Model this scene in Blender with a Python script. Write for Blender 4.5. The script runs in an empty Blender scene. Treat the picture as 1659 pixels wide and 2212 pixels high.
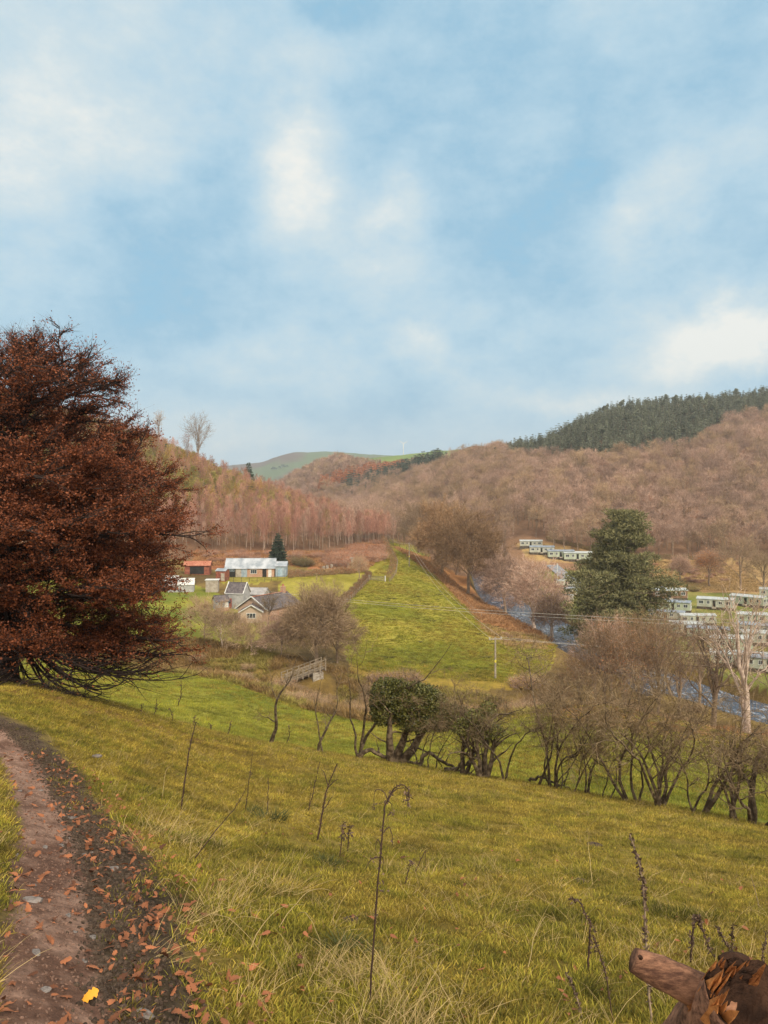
import bpy, math, random
import numpy as np
from mathutils import Vector, Matrix, Euler
random.seed(7); RNG = np.random.default_rng(11)
PI = math.pi
scene = bpy.context.scene
COL = scene.collection
W, F = 1659.0, 1659.0
def U(px): return (px - 829.5) / F
def V(py): return (1106 - py) / F

# ------------------------------------------------------------------ numpy noise
def _h(ix, iy, s):
    n = (ix.astype(np.int64) * 374761393 + iy.astype(np.int64) * 668265263 + s * 974634777) & 0xffffffff
    n = ((n ^ (n >> 13)) * 1274126177) & 0xffffffff
    return ((n ^ (n >> 16)) & 0xffff) / 65535.0
def vnoise(x, y, s=0):
    x = np.asarray(x, float); y = np.asarray(y, float)
    x0 = np.floor(x); y0 = np.floor(y); fx = x - x0; fy = y - y0
    fx = fx * fx * (3 - 2 * fx); fy = fy * fy * (3 - 2 * fy)
    ix = x0.astype(np.int64); iy = y0.astype(np.int64)
    a = _h(ix, iy, s); b = _h(ix + 1, iy, s); c = _h(ix, iy + 1, s); d = _h(ix + 1, iy + 1, s)
    return (a * (1 - fx) + b * fx) * (1 - fy) + (c * (1 - fx) + d * fx) * fy
def fbm(x, y, s=0, o=4):
    t = 0; a = .5
    for i in range(o):
        t = t + a * (vnoise(x, y, s + i) - .5); x = x * 2.03; y = y * 2.03; a *= .5
    return t * 2
def sstep(a, b, x):
    t = np.clip((np.asarray(x, float) - a) / (b - a), 0, 1); return t * t * (3 - 2 * t)
def pchip(xk, yk, x):
    xk = np.asarray(xk, float); yk = np.asarray(yk, float)
    h = np.diff(xk); d = np.diff(yk) / h; m = np.zeros(len(xk))
    for i in range(1, len(xk) - 1):
        if d[i - 1] * d[i] > 0:
            w1 = 2 * h[i] + h[i - 1]; w2 = h[i] + 2 * h[i - 1]
            m[i] = (w1 + w2) / (w1 / d[i - 1] + w2 / d[i])
    m[0] = d[0]; m[-1] = d[-1]
    x = np.clip(x, xk[0], xk[-1]); i = np.clip(np.searchsorted(xk, x) - 1, 0, len(h) - 1)
    t = (x - xk[i]) / h[i]; t2 = t * t; t3 = t2 * t
    return ((2*t3-3*t2+1)*yk[i] + (t3-2*t2+t)*h[i]*m[i] + (-2*t3+3*t2)*yk[i+1] + (t3-t2)*h[i]*m[i+1])

# ------------------------------------------------------------------ the lie of the land
def P(px, Y, py): return (px, Y, V(py) * Y)
T3 = [P(-700,26,1430),P(0,28,1462),P(250,32,1521),P(480,36,1580),P(600,36,1603),P(700,35,1625),P(850,33,1646),P(950,31,1664),
      P(1050,29.5,1680),P(1150,28,1695),P(1300,26,1720),P(1450,24,1745),P(1659,22,1782),P(2400,16,1900)]
T5 = [P(-700,120,1400),P(0,110,1415),P(250,100,1440),P(480,92,1470),P(600,86,1512),P(700,82,1540),P(850,78,1565),P(1000,76,1556),
      P(1150,74,1542),P(1300,70,1527),P(1450,75,1557),P(1659,78,1592),P(2400,75,1620)]
T6 = [(-700,130,-21.5),(0,122,-21.5),(250,115,-22),(480,108,-22.5),(600,103,-23),(700,100,-24),(850,98,-25),(1000,100,-26.5),
      (1150,100,-27),(1300,95,-26),(1450,98,-27.5),(1659,92,-27.5),(2400,85,-28)]
T7 = [(-700,150,-17),(0,150,-20),(250,148,-20.5),(480,146,-21.3),(600,146,-21.8),(700,138,-23),(780,133,-25),(850,128,-25.4),
      (950,132,-26),(1050,138,-26),(1150,146,-27.2),(1300,150,-27.6),(1659,146,-27.4),(2400,140,-27)]
T7b = [(-700,200,-10),(0,180,-19),(480,178,-19.6),(600,178,-20.4),(700,178,-20.7),(780,174,-21.2),(850,172,-21.5),(950,172,-22.5),
      (1050,170,-24.3),(1150,168,-26.8),(1300,176,-27.5),(1659,180,-27.3),(2400,180,-27)]
T8 = [(-700,230,-5),(0,218,-17),(480,215,-18.1),(600,215,-18),(700,215,-17.8),(780,215,-18.5),(850,215,-18.9),(900,215,-19.5),
      (950,215,-21.2),(1000,215,-24.5),(1050,215,-27.5),(1150,215,-28),(1300,220,-27.2),(1659,220,-27),(2400,220,-27)]
T9 = [(-700,280,5),(0,262,-8),(250,262,-13),(480,262,-14.9),(600,262,-14.9),(700,265,-14.5),(780,290,-13.6),(840,325,-13.3),
      (900,310,-16.8),(950,292,-21),(1000,280,-26),(1150,272,-27.4),(1300,275,-26.5),(1659,275,-26.5),(2400,275,-26)]
T10 = [(-700,420,90),(0,430,55),(250,430,38),(340,430,30),(480,425,14),(600,405,2),(700,390,-8),(780,380,-14),(850,372,-15.5),
      (950,350,-20),(1050,338,-21),(1100,326,-18.6),(1150,322,-17.6),(1300,322,-19.4),(1450,322,-20),(1659,322,-20.6),(2400,322,-20)]
T11 = [(-700,700,60),(0,700,30),(480,700,-10),(600,700,-15),(700,700,-12),(780,700,-5),(850,680,5),(950,620,15),(1050,560,20),
      (1150,520,22),(1300,520,30),(1659,520,36),(2400,520,40)]
T12 = [(-700,1300,90),(0,1300,40),(480,1300,30),P(600,1300,1058),P(640,1300,1038),P(700,1300,1012),P(740,1300,1004),P(780,1300,1013),
      P(850,1250,1019),P(950,1100,1003),P(1010,1000,974),P(1050,950,974),P(1100,800,996),P(1150,760,986),P(1300,780,922),P(1450,820,904),
      P(1659,850,885),(2400,850,150)]
T14 = [(-700,1900,60),(480,1900,40),P(600,1900,1050),P(700,1900,1030),P(740,1900,1012),P(780,1900,994),P(850,1900,985),P(900,1900,981),
      P(950,1900,974),P(1050,1900,980),(1150,1900,120),(2400,1900,100)]
T16 = [(-700,3800,200),P(400,3800,1012),P(500,3800,1008),P(560,3800,1002),P(600,3800,990),P(640,3800,983),P(700,3800,980),P(750,3800,981),
      P(800,3800,984),P(900,3800,990),(1100,3800,250),(2400,3800,200)]
def tab(T, px):
    T = np.array(T); return pchip(T[:,0], T[:,1], px), pchip(T[:,0], T[:,2], px)
ug = np.concatenate([np.linspace(-1.4, -.58, 60)[:-1], np.linspace(-.58, .58, 640), np.linspace(.58, 1.4, 60)[1:]])
NY = 820
lg = np.linspace(math.log(.3), math.log(6000), NY); yg = np.exp(lg)
RIVER = [(200,80),(110,86),(72,94),(57,106),(50.5,122),(46,140),(44,158),(43,190),(40.5,222),(39,245),(40,275),(42,305),(45,340),(48,380)]
BROOK = [(-140,128),(-75,121),(-40,112),(-24,109),(-12,105),(0,101),(14,104),(28,112),(42,124)]
PATH = [(-1.15,1.2),(-1.22,2.2),(-1.36,3.1),(-2.1,4.87),(-2.93,6.7),(-4.73,10.0),(-6.3,12.3),(-9.5,15.5),(-14,18),(-22,19.5)]
ROADL = [(60,262),(62,285),(66,318),(74,345)]
TRACK = [(-1.5,236),(.5,262),(2,285),(0,308),(-6,322)]
def pdist(x, y, pl):
    d = np.full(np.shape(x), 1e9)
    for (ax, ay), (bx, by) in zip(pl[:-1], pl[1:]):
        vx, vy = bx - ax, by - ay
        t = np.clip(((x - ax) * vx + (y - ay) * vy) / (vx * vx + vy * vy), 0, 1)
        d = np.minimum(d, np.hypot(x - ax - t * vx, y - ay - t * vy))
    return d
pxg = np.clip(ug * F + 829.5, -700, 2400)
Y3, Z3 = tab(T3, pxg)
keysY = [np.full_like(pxg, .3), .12*Y3, .5 * Y3, Y3]
keysZ = [np.full_like(pxg, -1.6), -1.6 + (Z3 + 1.6) * .12+.01, -1.6 + (Z3 + 1.6) * .5 + .12, Z3]
Y4 = Y3 + 14; keysY.append(Y4); keysZ.append(Y4 * (Z3 / Y3 - .006) - .2)
for T in (T5, T6, T7, T7b, T8, T9, T10, T11, T12):
    a, b = tab(T, pxg); keysY.append(a); keysZ.append(b)
keysY.append(keysY[-1] + 350); keysZ.append(keysZ[-1] - 40)
a, b = tab(T14, pxg); keysY.append(a); keysZ.append(b)
keysY.append(a * 0 + 2550); keysZ.append(b - 60)
a, b = tab(T16, pxg); keysY.append(a); keysZ.append(b)
keysY.append(a * 0 + 6001); keysZ.append(a * 0 + 80)
KY = np.array(keysY); KZ = np.array(keysZ)
ZG = np.zeros((NY, len(ug)))
for j in range(len(ug)):
    ZG[:, j] = pchip(np.log(KY[:, j]), KZ[:, j], lg)
XG = yg[:, None] * ug[None, :]; YG = np.repeat(yg[:, None], len(ug), 1)
# relief
ZG += fbm(XG / 1.1, YG / 1.1, 3) * .035 * sstep(1.5, 4, YG) * (1 - sstep(40, 60, YG))
ZG += fbm(XG / 7, YG / 7, 9) * .25 * sstep(8, 20, YG) * (1 - .6 * sstep(45, 60, YG))
ZG += fbm(XG / 60, YG / 60, 19) * 5 * sstep(360, 600, YG)
ZG += fbm(XG / 300, YG / 300, 29) * 14 * sstep(1000, 1400, YG)
dr = pdist(XG, YG, RIVER); k = 1 - sstep(5.0, 9.5, dr); ZG = ZG * (1 - k) + np.minimum(ZG, -30.4) * k
db = pdist(XG, YG, BROOK); ZG -= 2.2 * (1 - sstep(1.0, 6, db)) * (XG < 44)
dp = pdist(XG, YG, PATH); ZG -= .05 * (1 - sstep(.2, .5, dp))
# level yards under the buildings
for cx, cy, r in ((-42,216,9),(-37,166,7),(-27,152,7)):
    i0 = np.argmin(abs(yg - cy)); j0 = np.argmin(abs(ug - cx / cy)); z0 = ZG[i0, j0]
    k = 1 - sstep(r, r + 6, np.hypot(XG - cx, YG - cy)); ZG = ZG * (1 - k) + z0 * k
def H(x, y):
    x = np.asarray(x, float); y = np.maximum(np.asarray(y, float), .31)
    fi = (np.log(y) - lg[0]) / (lg[1] - lg[0]); fi = np.clip(fi, 0, NY - 1.001); i = fi.astype(int); fi = fi - i
    fj = np.interp(x / y, ug, np.arange(len(ug))); fj = np.clip(fj, 0, len(ug) - 1.001); j = fj.astype(int); fj = fj - j
    return (ZG[i, j]*(1-fj)+ZG[i, j+1]*fj)*(1-fi) + (ZG[i+1, j]*(1-fj)+ZG[i+1, j+1]*fj)*fi
def hz(x, y): return float(H(x, y))
def G(px, Y):            # ground point in the direction of column px at distance Y
    x = U(px) * Y; return Vector((x, Y, hz(x, Y)))
def hit(px, py, ymin=2.5):   # first ground point seen there
    ys = np.exp(np.linspace(math.log(ymin), math.log(5500), 3000)); z = H(U(px) * ys, ys)
    k = np.nonzero(z >= V(py) * ys)[0]
    Y = ys[k[0]] if len(k) else 5000
    return G(px, float(Y))
def nrm(x, y, e=.3):
    a = (H(x + e, y) - H(x - e, y)) / (2 * e); b = (H(x, y + e) - H(x, y - e)) / (2 * e)
    return a, b

# ------------------------------------------------------------------ materials
def newmat(name):
    m = bpy.data.materials.new(name); m.use_nodes = True; m.node_tree.nodes.clear(); return m
class N:
    def __init__(s, t): s.t = t
    def n(s, typ, **kw):
        nd = s.t.nodes.new(typ)
        for k, v in kw.items(): setattr(nd, k, v)
        return nd
    def l(s, a, b): s.t.links.new(a, b)
    def inp(s, sock, v):
        if hasattr(v, 'is_output') or isinstance(v, bpy.types.NodeSocket): s.l(v, sock)
        else: sock.default_value = v
    def math(s, op, a, b=0, c=None, clamp=False):
        nd = s.n('ShaderNodeMath', operation=op, use_clamp=clamp); s.inp(nd.inputs[0], a); s.inp(nd.inputs[1], b)
        if c is not None: s.inp(nd.inputs[2], c)
        return nd.outputs[0]
    def mix(s, f, a, b, blend='MIX'):
        nd = s.n('ShaderNodeMix', data_type='RGBA', blend_type=blend)
        s.inp(nd.inputs[0], f); s.inp(nd.inputs[6], a if not isinstance(a, tuple) else (*a[:3], 1)); s.inp(nd.inputs[7], b if not isinstance(b, tuple) else (*b[:3], 1))
        return nd.outputs[2]
    def noise(s, vec, scale, detail=4, rough=.55):
        nd = s.n('ShaderNodeTexNoise'); nd.inputs['Scale'].default_value = scale; nd.inputs['Detail'].default_value = detail
        nd.inputs['Roughness'].default_value = rough
        if vec is not None: s.l(vec, nd.inputs['Vector'])
        return nd.outputs[0]
    def mr(s, v, a, b, c=0, d=1, smooth=True):
        nd = s.n('ShaderNodeMapRange', interpolation_type='SMOOTHSTEP' if smooth else 'LINEAR')
        s.inp(nd.inputs[0], v)
        for i, q in enumerate((a, b, c, d)): nd.inputs[i + 1].default_value = q
        return nd.outputs[0]
def simple(name, ca, cb, rough=.85, mode='island', scale=3.0, bump=0, trans=0, objvar=.25, lo=.3, hi=.7, spec=.3, posvar=0):
    """two-colour natural material: mode island = per leaf/twig, noise = cloudy; objvar varies it per object"""
    m = newmat(name); t = N(m.node_tree)
    out = t.n('ShaderNodeOutputMaterial'); b = t.n('ShaderNodeBsdfPrincipled')
    b.inputs['Roughness'].default_value = rough; b.inputs['Specular IOR Level'].default_value = spec
    tc = t.n('ShaderNodeTexCoord').outputs['Object']
    if mode == 'island': f = t.n('ShaderNodeNewGeometry').outputs['Random Per Island']
    else:
        f = t.mr(t.noise(tc, scale), lo, hi)
    c = t.mix(f, ca, cb)
    if posvar:
        pn = t.noise(t.n('ShaderNodeNewGeometry').outputs['Position'], posvar, 5, .65); kk = t.mr(pn, .32, .68, .4, 1.45, False)
        g = t.n('ShaderNodeVectorMath', operation='SCALE'); t.l(c, g.inputs[0]); t.l(kk, g.inputs['Scale']); c = g.outputs[0]
    if objvar:
        r = t.n('ShaderNodeObjectInfo').outputs['Random']
        k = t.math('MULTIPLY_ADD', r, 2 * objvar, 1 - objvar)
        g = t.n('ShaderNodeVectorMath', operation='SCALE'); t.l(c, g.inputs[0]); t.l(k, g.inputs['Scale']); c = g.outputs[0]
    t.l(c, b.inputs['Base Color'])
    if bump:
        bn = t.n('ShaderNodeBump'); bn.inputs['Strength'].default_value = bump; bn.inputs['Distance'].default_value = .02
        t.l(t.noise(tc, scale * 4), bn.inputs['Height']); t.l(bn.outputs[0], b.inputs['Normal'])
    s = b.outputs[0]
    if trans:
        tr = t.n('ShaderNodeBsdfTranslucent'); t.l(c, tr.inputs[0]); mx = t.n('ShaderNodeMixShader'); mx.inputs[0].default_value = trans
        t.l(s, mx.inputs[1]); t.l(tr.outputs[0], mx.inputs[2]); s = mx.outputs[0]
    t.l(s, out.inputs[0]); return m

# ------------------------------------------------------------------ mesh helpers
class MB:
    def __init__(s): s.v = []; s.f = []; s.m = []; s.cm = 0; s.n = 0
    def add(s, v, f):
        s.v.extend([tuple(p) for p in v]); s.f.extend([tuple(i + s.n for i in q) for q in f]); s.m.extend([s.cm] * len(f)); s.n += len(v)
    def box(s, c, d, rz=0, rot=None):
        cx, cy, cz = c; hx, hy, hz_ = d[0]/2, d[1]/2, d[2]/2
        R = rot if rot is not None else Matrix.Rotation(rz, 3, 'Z')
        vs = [R @ Vector((a*hx, b*hy, e*hz_)) + Vector(c) for e in (-1, 1) for a, b in ((-1,-1),(1,-1),(1,1),(-1,1))]
        s.add(vs, [(3,2,1,0),(4,5,6,7),(0,1,5,4),(1,2,6,5),(2,3,7,6),(3,0,4,7)])
    def tube(s, pts, rad, n=6, cap=True):
        pts = [Vector(p) for p in pts]; m = len(pts)
        if not hasattr(rad, '__len__'): rad = [rad] * m
        t0 = (pts[1] - pts[0]).normalized(); a = t0.orthogonal().normalized(); vs = []
        for i, p in enumerate(pts):
            t = (pts[min(i+1, m-1)] - pts[max(i-1, 0)])
            if t.length < 1e-9: t = t0.copy()
            t.normalize(); a = (a - t * a.dot(t))
            if a.length < 1e-6: a = t.orthogonal()
            a.normalize(); b = t.cross(a)
            for k in range(n):
                w = 2 * PI * k / n; vs.append(p + (a * math.cos(w) + b * math.sin(w)) * rad[i])
        fs = [(i*n+k, i*n+(k+1) % n, (i+1)*n+(k+1) % n, (i+1)*n+k) for i in range(m-1) for k in range(n)]
        if cap: fs.append(tuple(range(n-1, -1, -1))); fs.append(tuple((m-1)*n+k for k in range(n)))
        s.add(vs, fs)
    def prism(s, pts2, z0, z1, M=None):
        n = len(pts2); vs = [Vector((p[0], p[1], z0)) for p in pts2] + [Vector((p[0], p[1], z1)) for p in pts2]
        if M is not None: vs = [M @ q for q in vs]
        s.add(vs, [tuple(range(n-1, -1, -1)), tuple(range(n, 2*n))] + [(k, (k+1) % n, n+(k+1) % n, n+k) for k in range(n)])
    def mesh(s, name, mats, smooth=False):
        me = bpy.data.meshes.new(name); me.from_pydata(s.v, [], s.f)
        for m in (mats if isinstance(mats, (list, tuple)) else [mats]): me.materials.append(m)
        me.polygons.foreach_set('material_index', s.m)
        if smooth: me.polygons.foreach_set('use_smooth', [True] * len(s.f))
        me.update(); return me
    def build(s, name, mats, parent=None, smooth=False):
        return link(name, s.mesh(name, mats, smooth), parent)
def link(name, me, parent=None):
    o = bpy.data.objects.new(name, me); COL.objects.link(o)
    if parent is not None: o.parent = parent
    return o
def fastmesh(name, V_, F_, mats, smooth=False):
    """V_ (n,3), F_ (m,k) arrays"""
    me = bpy.data.meshes.new(name); V_ = np.asarray(V_, np.float32); F_ = np.asarray(F_, np.int32); m, k = F_.shape
    me.vertices.add(len(V_)); me.vertices.foreach_set('co', V_.ravel())
    me.loops.add(m * k); me.loops.foreach_set('vertex_index', F_.ravel())
    me.polygons.add(m); me.polygons.foreach_set('loop_start', np.arange(0, m * k, k, dtype=np.int32))
    if smooth: me.polygons.foreach_set('use_smooth', np.ones(m, bool))
    for q in (mats if isinstance(mats, (list, tuple)) else [mats]): me.materials.append(q)
    me.update(calc_edges=True); return me
def tag(o, label=None, cat=None, group=None, kind=None):
    if label: o['label'] = label
    if cat: o['category'] = cat
    if group: o['group'] = group
    if kind: o['kind'] = kind
    return o
def thing(name, label, cat, loc=(0,0,0), rz=0, group=None):
    o = bpy.data.objects.new(name, None); COL.objects.link(o); o.location = loc; o.rotation_euler = (0, 0, rz)
    return tag(o, label, cat, group)
KIDS = {}
def kids(o): return KIDS.get(o.name, [])
def part(name, me, parent, label=None):
    o = link(name, me, parent); KIDS.setdefault(parent.name, []).append(o)
    if label: o['label'] = label
    return o
def dup(o, loc, rz=0, sc=1, label=None, group=None, parent=None):
    c = o.copy(); COL.objects.link(c); c.location = loc; c.rotation_euler = (0, 0, rz)
    c.scale = (sc, sc, sc) if not hasattr(sc, '__len__') else sc
    if label: c['label'] = label
    if group: c['group'] = group
    for ch in kids(o): dupk(ch, c)
    return c
def dupk(ch, p):
    k = ch.copy(); COL.objects.link(k); k.parent = p; KIDS.setdefault(p.name, []).append(k)
    for g in kids(ch): dupk(g, k)

# ------------------------------------------------------------------ camera
cam = bpy.data.cameras.new('camera'); co = bpy.data.objects.new('camera', cam); COL.objects.link(co)
cam.sensor_fit = 'VERTICAL'; cam.sensor_height = 36; cam.lens = 27; cam.clip_start = .05; cam.clip_end = 20000
co.location = (0, 0, 0); co.rotation_euler = (math.radians(90), 0, 0); scene.camera = co
scene.view_settings.view_transform = 'Standard'; scene.view_settings.look = 'None'
scene.view_settings.exposure = .22; scene.view_settings.gamma = 1

# ------------------------------------------------------------------ sky and sun
SUN_EL, SUN_AZ = 38, 150       # azimuth clockwise from +Y
w = bpy.data.worlds.new('World'); scene.world = w; w.use_nodes = True; w.node_tree.nodes.clear(); t = N(w.node_tree)
out = t.n('ShaderNodeOutputWorld'); bg = t.n('ShaderNodeBackground')
sky = t.n('ShaderNodeTexSky', sky_type='NISHITA', sun_disc=False, sun_elevation=math.radians(SUN_EL), sun_rotation=math.radians(SUN_AZ))
sky.air_density = 1.3; sky.dust_density = 1.5
bg.inputs[1].default_value = .1
tc = t.n('ShaderNodeTexCoord'); D = tc.outputs['Generated']
sp = t.n('ShaderNodeSeparateXYZ'); t.l(D, sp.inputs[0])
az = t.math('ARCTAN2', sp.outputs[0], sp.outputs[1]); el = t.math('ARCSINE', sp.outputs[2])
ce = t.n('ShaderNodeCombineXYZ'); t.l(az, ce.inputs[0]); t.l(el, ce.inputs[1])
nw = t.n('ShaderNodeTexNoise'); nw.inputs['Scale'].default_value = 5.5; nw.inputs['Detail'].default_value = 7; nw.inputs['Roughness'].default_value = .58; t.l(D, nw.inputs['Vector'])
sb = t.n('ShaderNodeVectorMath', operation='SUBTRACT'); t.l(nw.outputs['Color'], sb.inputs[0]); sb.inputs[1].default_value = (.5,.5,.5)
sc_ = t.n('ShaderNodeVectorMath', operation='SCALE'); t.l(sb.outputs[0], sc_.inputs[0]); sc_.inputs['Scale'].default_value = .17
ad = t.n('ShaderNodeVectorMath', operation='ADD'); t.l(ce.outputs[0], ad.inputs[0]); t.l(sc_.outputs[0], ad.inputs[1]); Q = ad.outputs[0]
def aer(px, py):
    v = Vector((U(px), 1, V(py))).normalized(); return math.atan2(v.x, v.y), math.asin(v.z)
def blob(px, py, rx, ry, amp, rot=0):
    a, e = aer(px, py)
    s1 = t.n('ShaderNodeVectorMath', operation='SUBTRACT'); t.l(Q, s1.inputs[0]); s1.inputs[1].default_value = (a, e, 0)
    v = s1.outputs[0]
    if rot:
        r = t.n('ShaderNodeVectorRotate', rotation_type='Z_AXIS'); t.l(v, r.inputs['Vector']); r.inputs['Angle'].default_value = -rot; v = r.outputs[0]
    s2 = t.n('ShaderNodeVectorMath', operation='MULTIPLY'); t.l(v, s2.inputs[0]); s2.inputs[1].default_value = (F / rx * .95, F / ry * .95, 0)
    ln = t.n('ShaderNodeVectorMath', operation='LENGTH'); t.l(s2.outputs[0], ln.inputs[0])
    return t.mr(ln.outputs['Value'], 0, 1, amp, 0)
def addall(l):
    s = l[0]
    for q in l[1:]: s = t.math('ADD', s, q)
    return s
#SKYBLOBS
mp = t.n('ShaderNodeMapping'); mp.inputs['Scale'].default_value = (1, 1, 1.7); t.l(D, mp.inputs['Vector'])
n1 = t.noise(mp.outputs[0], 3.2, 8, .58); n2 = t.noise(mp.outputs[0], 8.5, 8, .62); n3 = t.noise(mp.outputs[0], 24, 8, .66)
bl = addall([blob(*q) for q in [
    (0,150,560,520,.34), (60,350,320,170,.18), (260,300,170,150,.12), (640,385,140,180,.52), (610,325,100,90,.15), (870,455,170,85,.42), (860,580,160,150,.14), (720,520,180,130,.14),
    (720,140,140,70,.18), (640,800,240,100,.28), (500,830,170,80,.14), (880,775,110,55,.42), (1540,735,380,110,.62), (1400,660,230,90,.28), (1640,710,240,120,.4), (1380,490,180,110,.28,.6),
    (1480,400,170,90,.2,.6), (1180,250,110,130,.15), (1180,860,200,45,.3), (1100,670,160,50,.12), (1000,830,130,60,.14), (1350,860,230,40,.25), (350,930,260,70,.2), (550,960,220,45,.2),
    (1110,500,240,220,-.24), (1270,270,200,180,-.16), (400,580,340,170,-.20), (330,690,270,100,-.14), (130,520,270,130,-.06), (1000,760,160,80,-.12), (1250,740,150,80,-.14), (1500,560,240,80,-.12),
    (780,880,380,70,-.08), (1640,830,140,40,-.15), (480,440,170,130,-.14), (740,20,130,90,-.3), (1600,80,160,140,-.16)]])
nn = t.math('ADD', t.math('MULTIPLY_ADD', n1, .6, -.3), t.math('ADD', t.math('MULTIPLY_ADD', n2, .60, -.30), t.math('MULTIPLY_ADD', n3, .42, -.21)))
tone = t.math('ADD', t.math('ADD', nn, .42), t.math('MULTIPLY', bl, .86))
cr = t.n('ShaderNodeValToRGB'); t.l(tone, cr.inputs[0]); cr.color_ramp.interpolation = 'LINEAR'
cols = [(0, (.19,.46,.66)), (.22, (.265,.475,.63)), (.45, (.395,.575,.69)), (.72, (.55,.66,.705)), (1.0, (.80,.80,.75))]
for i, (q, c_) in enumerate(cols):
    e_ = cr.color_ramp.elements[i] if i < 2 else cr.color_ramp.elements.new(q); e_.position = q; e_.color = (*c_, 1)
g = t.n('ShaderNodeVectorMath', operation='SCALE'); t.l(cr.outputs[0], g.inputs[0]); g.inputs['Scale'].default_value = 10.0
# towards the horizon the cloud greys, higher up the clear air shows through as physical sky
grey = t.mr(el, .22, .0, 0, .45); c2 = t.mix(grey, g.outputs[0], (4.5,5.3,5.9))
c2 = t.mix(.08, c2, sky.outputs[0]); cover = t.mr(tone, .1, .6)
# brighter cloud added out of view, behind and overhead, for front light
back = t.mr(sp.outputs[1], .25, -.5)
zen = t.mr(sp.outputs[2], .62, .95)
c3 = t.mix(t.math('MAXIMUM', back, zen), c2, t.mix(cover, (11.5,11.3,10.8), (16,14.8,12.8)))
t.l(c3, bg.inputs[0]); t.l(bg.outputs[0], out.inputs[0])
sun = bpy.data.lights.new('sun', 'SUN'); so = bpy.data.objects.new('sun', sun); COL.objects.link(so)
sun.energy = 3.1; sun.angle = math.radians(9); sun.color = (1, .89, .72)
a_, e_ = math.radians(SUN_AZ), math.radians(SUN_EL)
sd = Vector((math.sin(a_) * math.cos(e_), math.cos(a_) * math.cos(e_), math.sin(e_)))
so.rotation_euler = (-sd).to_track_quat('-Z', 'Y').to_euler(); so.location = (0, -50, 200)

# ------------------------------------------------------------------ ground cover colours (what grows where)
PXv = XG / YG * F + 829.5; PYv = 1106 - ZG / YG * F
jx = fbm(XG / np.maximum(YG, 5) * 60, np.log(YG) * 50, 41, 3); jy = fbm(XG / np.maximum(YG, 5) * 60, np.log(YG) * 50, 51, 3)
PXn = PXv + jx * 10; PYn = PYv + jy * 6
def inpoly(poly, X, Y):
    r = np.zeros(X.shape, bool); n = len(poly)
    for i in range(n):
        x1, y1 = poly[i]; x2, y2 = poly[(i + 1) % n]
        if y1 == y2: continue
        c = ((y1 > Y) != (y2 > Y)) & (X < (x2 - x1) * (Y - y1) / (y2 - y1) + x1); r ^= c
    return r
def fade(a, b, w): return sstep(0, 1, w)[..., None] * (np.array(b) - a) + a
C = np.zeros(XG.shape + (3,))
nA = fbm(XG / 3.1, YG / 3.1, 61); nB = fbm(XG / 14, YG / 14, 71); nC = fbm(XG / .5, YG / .5, 81); nD = fbm(XG / 60, YG / 60, 91)
def cc(a, b, n, k=1.6): return np.array(a) + (np.array(b) - np.array(a)) * np.clip(.5 + n * k, 0, 1)[..., None]
near = cc((.12,.080,.014), (.25,.18,.035), nA + .5 * nC + .4*nB, 1.2)
y3g = np.interp(ug, ug, Y3)[None, :] * np.ones_like(YG); y5g = np.interp(ug, ug, KY[5])[None, :] * np.ones_like(YG)
lower = cc((.115,.135,.014), (.24,.22,.03), nA * .6 + nB, 1.3)
rough = cc((.10,.062,.02), (.19,.125,.035), nA + nB)
brack = cc((.20,.085,.028), (.30,.15,.055), nA + nB)
woodf = cc((.13,.07,.04), (.22,.125,.07), nB + nD)
C[:] = near
k = sstep(.97, 1.05, YG / y3g)[..., None]; C = C * (1 - k) + lower * k
k = sstep(-3, 3, YG - y5g + nB * 3)[..., None]; C = C * (1 - k) + rough * k
mid = YG > y5g + 4
farw = YG > 250; C[farw] = woodf[farw]
spur = cc((.16,.165,.02), (.32,.27,.042), nB + .5 * nA, 1.4)
spurpoly = [(700,1335),(755,1290),(800,1240),(835,1215),(826,1172),(850,1172),(900,1205),(945,1248),(985,1290),(1030,1330),(1060,1352),(1150,1375),(1200,1392),(1195,1432),(1160,1475),(1000,1475),(850,1475),(760,1440),(735,1390)]
m = inpoly(spurpoly, PXn, PYn) & (YG > 112) & (YG < 345); C[m] = spur[m]
m = inpoly([(760,1432),(900,1436),(1000,1448),(1100,1462),(1100,1490),(740,1490)], PXn + jy * 20, PYn + jx * 22) & (YG > 100) & (YG < 160); C[m] = cc((.19,.14,.018), (.30,.20,.035), nA)[m]
m = inpoly([(840,1176),(900,1190),(1100,1300),(1210,1390),(1150,1400),(1060,1375),(1030,1345),(985,1292),(945,1250)], PXn, PYn) & (YG > 125) & (YG < 400); C[m] = brack[m]
m = inpoly([(1060,1375),(1170,1380),(1180,1400),(1100,1400)], PXn, PYn) & (YG > 125) & (YG < 400); C[m] = cc((.25,.17,.06), (.36,.25,.1), nA)[m]
yard = cc((.20,.17,.02), (.31,.26,.045), nB + nA)
m = inpoly([(610,1248),(690,1240),(790,1236),(775,1268),(735,1300),(700,1330),(640,1310),(600,1280)], PXn, PYn) & (YG > 140) & (YG < 260); C[m] = yard[m]
m = inpoly([(400,1262),(460,1270),(490,1300),(560,1340),(640,1345),(560,1385),(440,1400),(300,1420),(0,1400),(0,1240),(300,1255)], PXn, PYn) & (YG > 118) & (YG < 240); C[m] = lower[m]
m = inpoly([(470,1247),(620,1236),(625,1255),(480,1262)], PXn, PYn) & (YG > 190) & (YG < 240); C[m] = yard[m]
m = inpoly([(420,1190),(720,1190),(800,1165),(830,1170),(822,1215),(790,1232),(700,1232),(600,1222),(420,1232)], PXn, PYn) & (YG > 215) & (YG < 360); C[m] = cc((.20,.075,.03), (.33,.14,.06), nA + nB)[m]
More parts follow.
